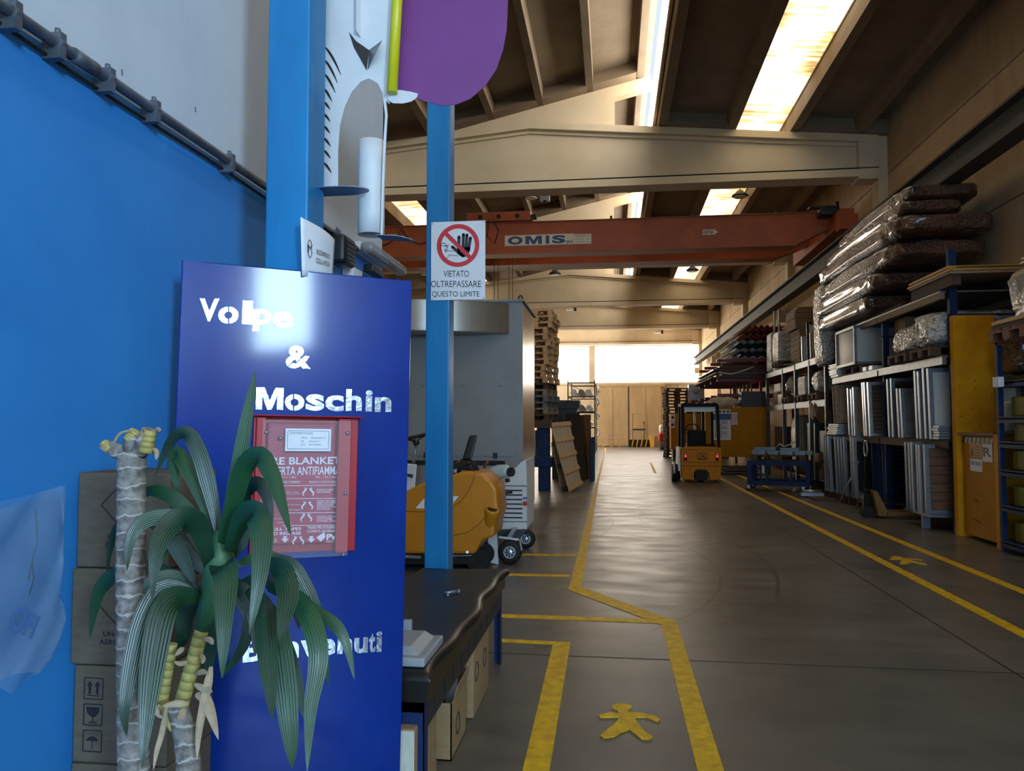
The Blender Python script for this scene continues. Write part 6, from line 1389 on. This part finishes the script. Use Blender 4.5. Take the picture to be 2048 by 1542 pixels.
w.build('blue_header', mat('poster_blue', '34527e', .5), o)
w = MB()
for k in range(13):
    z = p0.z+H_*(.61-.043*k); x = p0.x+W_*.08
    for q in range(6):
        l = W_*.12*(1 if (q*7+k*5) % 4 else .55)
        if not (k % 4 == 3 and q > 2): w.box(x, x+l, 25.2925, 25.2935, z, z+H_*.018)
        x += l+W_*.02
w.build('printed_text', M_INK, o)
for v0, v1 in ((843, 824), (852, 845)) and ((842, 825), (850, 843)):
    q0, q1 = cpx(1463, v0), cpx(1474.5, v1); o = nf(t, 'poster', q0.x, q1.x, q0.z, q1.z, M_PAPER)
    c = Vector(((q0.x+q1.x)/2, 25.291, (q0.z+q1.z)/2)); r_ = min(q1.x-q0.x, q1.z-q0.z)*.42
    w = MB().tube([c+Vector((r_*math.cos(a), 0, r_*math.sin(a))) for a in [k*math.pi/8 for k in range(17)]], r_*.13, 5).bar(c+Vector((-r_*.7, 0, r_*.7)), c+Vector((r_*.7, 0, -r_*.7)), r_*.2, .002, up=(0, 1, 0)); w.build('red_ring', M_SRED, o)
lump((3.55, 25.75, 2.09), (.9, .5, .34), 8.1, mat('pale_sack_cloth', 'b8b09c', .7, scale=6, bump=.5, bscale=12), 'cloth_sack', 'pale cloth sack heaped on the ochre container', 'sack', None, .25, .8, .8)
for k in range(4): tag(MB().cyl((3.85+.1*k, 25.5, 2.14+.07*k), (4.25, 25.9, 2.15+.07*k), .035, 8).build('metal_bar', M_ALU), 'short bright bar beside the sack on ochre container, %s from bottom' % ordn[k], 'bar', 'bars on the ochre container')
tag(MB().rbox((4.5, 25.75, 2.09+.255), (.78, .6, .50), r=.01).build('grey_blue_box', mat('slate_box', '3c4654', .6)), 'slate grey box on the ochre container under red rack', 'box')
for k in range(9):
    o = MB().bar((3.15+.04*k, 24.3, .05+.05*(k % 5)), (4.3+.03*k, 24.75, .05+.05*(k % 5)), .05, .04).build('scrap_bar', M_ALU if k % 2 else M_IRON); tag(o, 'scrap metal bar in heap on floor behind the trolley', 'bar', 'scrap bars behind the trolley')
tag(MB().box(3.2, 4.6, 24.2, 25.2, .0, .02).build('rubber_mat', M_RUBBER), 'dark mat under the scrap heap', 'mat')
# ---------------------------------------------------------------- dark pallet stack and second ochre cabinet
Q = Vector((3.0, 36.5, 0)); r_ = random.Random(21)
for k in range(22): pallet('dark brown pallet in far stack behind forklift, %s from the floor' % ordn[k], (Q.x+r_.uniform(-.03, .03), Q.y+r_.uniform(-.03, .03), .146*k), .10+r_.uniform(-.03, .03), M_WOODD, 'dark pallet stack behind the forklift')
for k in range(9): pallet('dark pallet in the low stack right of the far one, %s from floor' % ordn[k], (4.6+r_.uniform(-.03, .03), 36.6+r_.uniform(-.03, .03), .146*k+1.3), .05, M_WOODD, 'dark low pallet stack')
tag(MB().box(3.95, 5.25, 36.15, 37.05, 0, 1.29).build('steel_stand', M_REDR), 'dark red block under the low pallet stack', 'stand')
t = thing('ochre_cabinet', 'ochre cabinet with two notices between forklift and dark pallets', 'cabinet', (3.2, 33, 0))
b = MB().box(2.43, 4.1, 33, 33.8, .48, 1.98); b.build('body', M_BIN, t, bevel=.006)
for x in (2.55, 4.0): MB().box(x-.05, x+.05, 33.05, 33.75, 0, .48).build('leg', M_IRON, t)
for (u0, v0, u1, v1) in ((1341, 842, 1350, 828), (1341, 856, 1349, 843)):
    q0, q1 = PY(u0, v0, 33), PY(u1, v1, 33); o = nf(t, 'notice', q0.x, q1.x, q0.z, q1.z, M_PAPER, 33); MB().lathe(((q0.x+q1.x)/2, 32.993, (q0.z+q1.z)/2), [(.06, 0), (.06, .003)], (0, -1, 0), 14).build('symbol', M_INK, o)
q = PY(1396, 795, 35.2); tag(MB().rbox((q.x, 36.0, 2.98), (.7, .5, .75), r=.03).lathe((q.x-.02, 35.74, 3.05), [(.14, 0), (.14, .02), (.08, .03)], (0, -1, 0), 18).build('grey_lamp_box', M_STEELG), 'grey box with round disc on the pallets above forklift', 'box')
tag(MB().box(q.x-.4, 4.1, 35.7, 36.3, 2.55, 2.6).box(3.55, 4.1, 35.7, 36.3, 0, 2.55).build('timber_board', M_WOODD), 'dark timber support carrying the grey disc box', 'board')
# ---------------------------------------------------------------- forklift
FK = PY(1403, 962, 21.0); fx0 = FK.x
M_FORK = mat('forklift_amber', 'd8881a', .55, spec=.15, scale=4, c2='bd7a18'); M_CAB = mat('forklift_black', '0e0f12', .6, spec=.2, scale=6)
t = thing('forklift', 'amber forklift truck seen from behind with black overhead guard', 'forklift', (fx0, 21.0, 0), 0)
def fb(): return MB()
L_ = dict(local=True)
b = fb()
prof = [(-.53, .42), (-.53, .90), (-.44, .935), (0, .95), (.44, .935), (.53, .90), (.53, .42), (.50, .12), (.44, .07), (.22, .07), (.20, .25), (.13, .33), (-.10, .34), (-.18, .28), (-.22, .07), (-.44, .07), (-.50, .12)]
b.prism([(x, 0, z) for x, z in prof], (0, .55, 0)); b.build('counterweight', M_FORK, t, bevel=.02, **L_)
b = fb().box(-.50, .50, .55, 1.5, .25, .72).box(-.46, .46, .5, .75, .72, .93); b.build('chassis', M_FORK, t, **L_)
b = fb().hexa([(-.60, .1, .30), (-.535, .1, .30), (-.535, .9, .30), (-.60, .9, .30), (-.58, .15, .93), (-.535, .15, .93), (-.535, .9, .93), (-.58, .9, .93)]); b.build('side_cover', M_WHITEP, t, **L_)
b = fb().tube([(-.5, -.004, .56), (-.25, -.006, .535), (0, -.006, .53), (.25, -.006, .535), (.5, -.004, .56)], .006, 5).tube([(-.48, -.004, .88), (-.2, -.006, .86), (.2, -.006, .86), (.48, -.004, .88)], .005, 5).tube([(-.5, -.003, .44), (.5, -.003, .44)], .006, 5).box(-.004, .012, -.008, 0, .46, .52); b.build('body_seam', MATS['dark_amber_seam'], t, **L_)
M_TAIL = mat('red_tail_lamp', 'e0302a', .3, var=.05, emit=1.2); 
for x in (-.41, .41):
    l_ = fb().rbox((x, -.01, .69), (.075, .04, .21), r=.015).build('tail_lamp', M_CAB, t, **L_)
    fb().rbox((x, -.035, .695), (.055, .02, .07), r=.015).build('red_lens', M_TAIL, l_, local=True); fb().rbox((x, -.035, .76), (.055, .02, .045), r=.01).build('clear_lens', mat('amber_clear_lens', 'e8c8a0', .3), l_, local=True)
b = fb().tube([(.14*math.cos(a)+.03, -.006, .70+.075*math.sin(a)) for a in [k*math.pi/12 for k in range(25)]], .008, 5).text('OM', (-.035, -.008, .665), (.13, 0, 0), (0, 0, .07), 0, .03).box(-.10, .16, -.008, -.006, .605, .63); b.build('badge', mat('dark_badge', '3a2a14', .5), t, **L_)
b = fb().box(-.16, .16, .02, .35, .05, .34).cyl((-.08, .25, .14), (.08, .25, .14), .14, 18); b.build('steer_wheel_well', M_RUBBER, t, **L_)
b = fb()
for s in (-1, 1):
    b.bar((s*.47, .10, .93), (s*.46, .22, 2.05), .085, .07); b.bar((s*.46, 1.35, .72), (s*.44, 1.2, 2.05), .07, .07); b.bar((s*.45, .22, 2.05), (s*.44, 1.25, 2.08), .08, .07)
b.bar((-.46, .22, 2.06), (.46, .22, 2.06), .08, .10).bar((-.44, 1.25, 2.08), (.44, 1.25, 2.08), .06, .08); b.build('overhead_guard', M_CAB, t, **L_)
for k in range(5): fb().bar((-.38+.19*k, .25, 2.12), (-.38+.19*k, 1.25, 2.13), .06, .02).build('roof_bar', M_CAB, t, **L_)
b = fb().box(-.40, .40, .24, .26, 1.88, 2.02); b.build('white_strip', M_WHITEP, t, **L_)
b = fb().rbox((-.07, .48, 1.15), (.50, .12, .45), r=.04).rbox((-.07, .70, .97), (.50, .45, .12), r=.04); b.build('seat', M_CAB, t, **L_)
b = fb().tube([(-.12+.19*math.cos(a), 1.02+.08*math.sin(a)*.6, 1.38+.17*math.sin(a)) for a in [k*math.pi/10 for k in range(21)]], .016, 8).bar((-.12, 1.02, 1.38), (-.12, 1.25, .9), .05, .05).bar((-.3, 1.02, 1.38), (.06, 1.02, 1.38), .03, .02); b.build('steering_wheel', M_CAB, t, **L_)
b = fb().box(.20, .28, 1.55, 1.65, .15, 2.0).box(-.28, -.36, 1.55, 1.65, .15, 2.0).box(-.36, .28, 1.55, 1.65, 1.92, 2.0).box(-.36, .28, 1.55, 1.63, .2, .35); b.build('mast', M_CAB, t, **L_)
b = fb().cyl((.02, 1.6, .3), (.02, 1.6, 1.9), .04, 10); b.build('lift_cylinder', M_ALU, t, **L_)
for x in (-.25, .25): fb().box(x-.05, x+.05, 1.7, 2.75, .06, .10).box(x-.05, x+.05, 1.66, 1.72, .06, .7).build('fork', M_CAB, t, **L_)
b = fb().rbox((.28, .35, .97), (.25, .18, .09), r=.03).tube([(.2, .3, .97), (.15, .28, 1.0), (.3, .22, 1.02), (.38, .3, .98)], .012, 6); b.build('battery_cable', M_RUBBER, t, **L_)
b = fb().lathe((-.2, .5, 2.12), [(.05, 0), (.055, .03), (.05, .08), (.02, .10)], n=12); b.build('beacon', mat('red_beacon', 'c0301c', .3), t, **L_)
for s in (-1, 1):
    for y, r in ((1.25, .26),):
        fb().cyl((s*.45, y, r), (s*.60, y, r), r, 24).build('front_wheel', M_RUBBER, t, **L_)
b = fb().cyl((-.75, .35, .235), (-.60, .35, .235), .235, 24); b.build('rear_wheel', M_RUBBER, t, **L_)
b = fb().tube([(-.70+.0*a, .35+.26*math.cos(a), .235+.26*math.sin(a)) for a in [k*math.pi/8 for k in range(9)]], .03, 6); b.build('mud_guard', M_WHITEP, t, **L_)
# ---------------------------------------------------------------- blue trolley
A = PZ(1500, 982, 0); B_ = PZ(1616, 986, 0); dx = (B_-A).normalized(); L1 = (B_-A).length; ang = math.atan2(dx.y, dx.x)
t = thing('trolley', 'dark blue steel platform trolley on castors beside the forklift', 'trolley', A, ang)
b = MB(); D = .85
for x in (0, L1):
    for y in (0, D): b.box(x-.05, x+.05, y-.05, y+.05, .14, .68)
for x in (.25, .38, L1*.72): b.box(x-.02, x+.02, -.02, .02, .24, .64)
for z in (.14, .60):
    for y in (0, D): b.box(-.05, L1+.05, y-.04, y+.04, z, z+.10)
    for x in (0, L1): b.box(x-.04, x+.04, 0, D, z, z+.10)
b.box(0, L1, 0, D, .66, .69).box(0, L1, 0, D, .16, .18); b.build('frame', M_BLUED, t, local=True)
for x in (.02, L1-.05):
    for y in (.02, D-.02):
        for dxx in (-.05,):
            w = MB().cyl((x+dxx, y-.02, .065), (x+dxx, y+.02, .065), .065, 16).build('castor', M_RUBBER, t, local=True)
            MB().box(x+dxx-.03, x+dxx+.03, y-.03, y-.022, .06, .14).box(x+dxx-.03, x+dxx+.03, y+.022, y+.03, .06, .14).build('castor_fork', M_ALU, w, local=True)
def onT(x, y, z): return A+dx*x+Vector((-dx.y, dx.x, 0))*y+Vector((0, 0, z))
pallet('wooden pallet on the dark blue trolley', onT(L1/2, D/2, .692), ang, M_WOODD, 'pallet on the trolley')
for k, (x, y, w_, d_, h_) in enumerate(((.2, .16, .30, .22, .10), (.52, .16, .22, .2, .09), (.8, .16, .28, .2, .10), (1.1, .2, .22, .2, .09), (.3, .5, .5, .28, .16), (.85, .5, .4, .3, .15), (1.2, .55, .28, .25, .08))):
    bt = thing('grey_tray', 'pale grey metal tray on the trolley pallet, %s' % ('front left', 'front, second', 'front, third', 'front right', 'rear left large', 'rear middle large', 'rear right')[k], 'tray', onT(x, y, .84), ang, 'metal trays on the trolley')
    b = MB().box(-w_/2, w_/2, -d_/2, d_/2, 0, .01)
    for q in ((-w_/2, w_/2, -d_/2, -d_/2+.01), (-w_/2, w_/2, d_/2-.01, d_/2), (-w_/2, -w_/2+.01, -d_/2, d_/2), (w_/2-.01, w_/2, -d_/2, d_/2)): b.box(*q, 0, h_)
    b.build('tray_shell', M_ZINC, bt, local=True); MB().box(-w_/2-.012, w_/2+.012, -d_/2-.012, -d_/2, h_-.02, h_).box(-w_/2-.012, w_/2+.012, d_/2, d_/2+.012, h_-.02, h_).build('rim', M_ZINC, bt, local=True)
tag(MB().tube([onT(.55, .62, 1.0), onT(.60, .64, 1.08), onT(.72, .66, 1.02), onT(.85, .68, 1.07), onT(.95, .7, 1.14)], .012, 6).build('wire_coil', M_ALU), 'bent bright wire lying on the trolley trays', 'wire')
# ---------------------------------------------------------------- pallet truck, tripod pole, loose planks
t = thing('pallet_truck', 'hand pallet truck with tan body and loop handle before the rack', 'pallet truck', (4.32, 13.6, 0))
b = MB().cyl((4.20, 13.52, .09), (4.20, 13.60, .09), .09, 18).cyl((4.20, 13.64, .09), (4.20, 13.72, .09), .09, 18); b.build('steer_wheel', M_RUBBER, t)
b = MB().rbox((4.22, 13.62, .26), (.14, .16, .26), r=.03).cyl((4.22, 13.62, .36), (4.22, 13.62, .48), .045, 12); b.build('pump', M_CAB, t)
b = MB().hexa([(4.32, 13.38, .04), (4.50, 13.38, .04), (4.50, 13.86, .04), (4.32, 13.86, .04), (4.26, 13.45, .44), (4.33, 13.45, .44), (4.33, 13.8, .44), (4.26, 13.8, .44)])
b.build('body', mat('tan_truck_paint', '7d6238', .65, spec=.2, scale=5, var=.15), t, bevel=.006)
for y in (13.42, 13.80): MB().box(4.45, 5.15, y-.075, y+.075, .05, .10).build('fork', MATS['tan_truck_paint'], t)
b = MB().tube([(4.2, 13.62, .40), (4.19, 13.62, .7), (4.21, 13.62, 1.02)], .018, 10); b.build('handle_bar', M_CAB, t)
b = MB().tube([(4.21, 13.62+.085*math.sin(a), 1.14-.13*math.cos(a)) for a in [k*math.pi/10 for k in range(21)]], .014, 8); b.build('handle_loop', M_ALU, t)
p = PZ(1677, 1010, 0); q = Vector((4.62, 15.35, .85)); tag(MB().cyl(p+Vector((0, 0, .01)), q, .016, 10).cyl(p+Vector((0, 0, .012)), p+(q-p)*.03, .022, 10).build('steel_pole', M_STEELG), 'thin grey steel pole leaning on the floor mesh frames', 'pole')
tag(MB().box(4.05, 4.75, 16.3, 17.6, 0, .03).build('dark_plank', M_WOODD), 'dark plank lying on floor in front of far rack end', 'plank')
tag(MB().box(3.95, 4.4, 17.0, 17.2, .031, .10).cyl((4.0, 17.1, .13), (4.38, 17.1, .13), .03, 8).build('steel_profile', M_ALU), 'bright steel profile on floor by the trolley', 'profile')
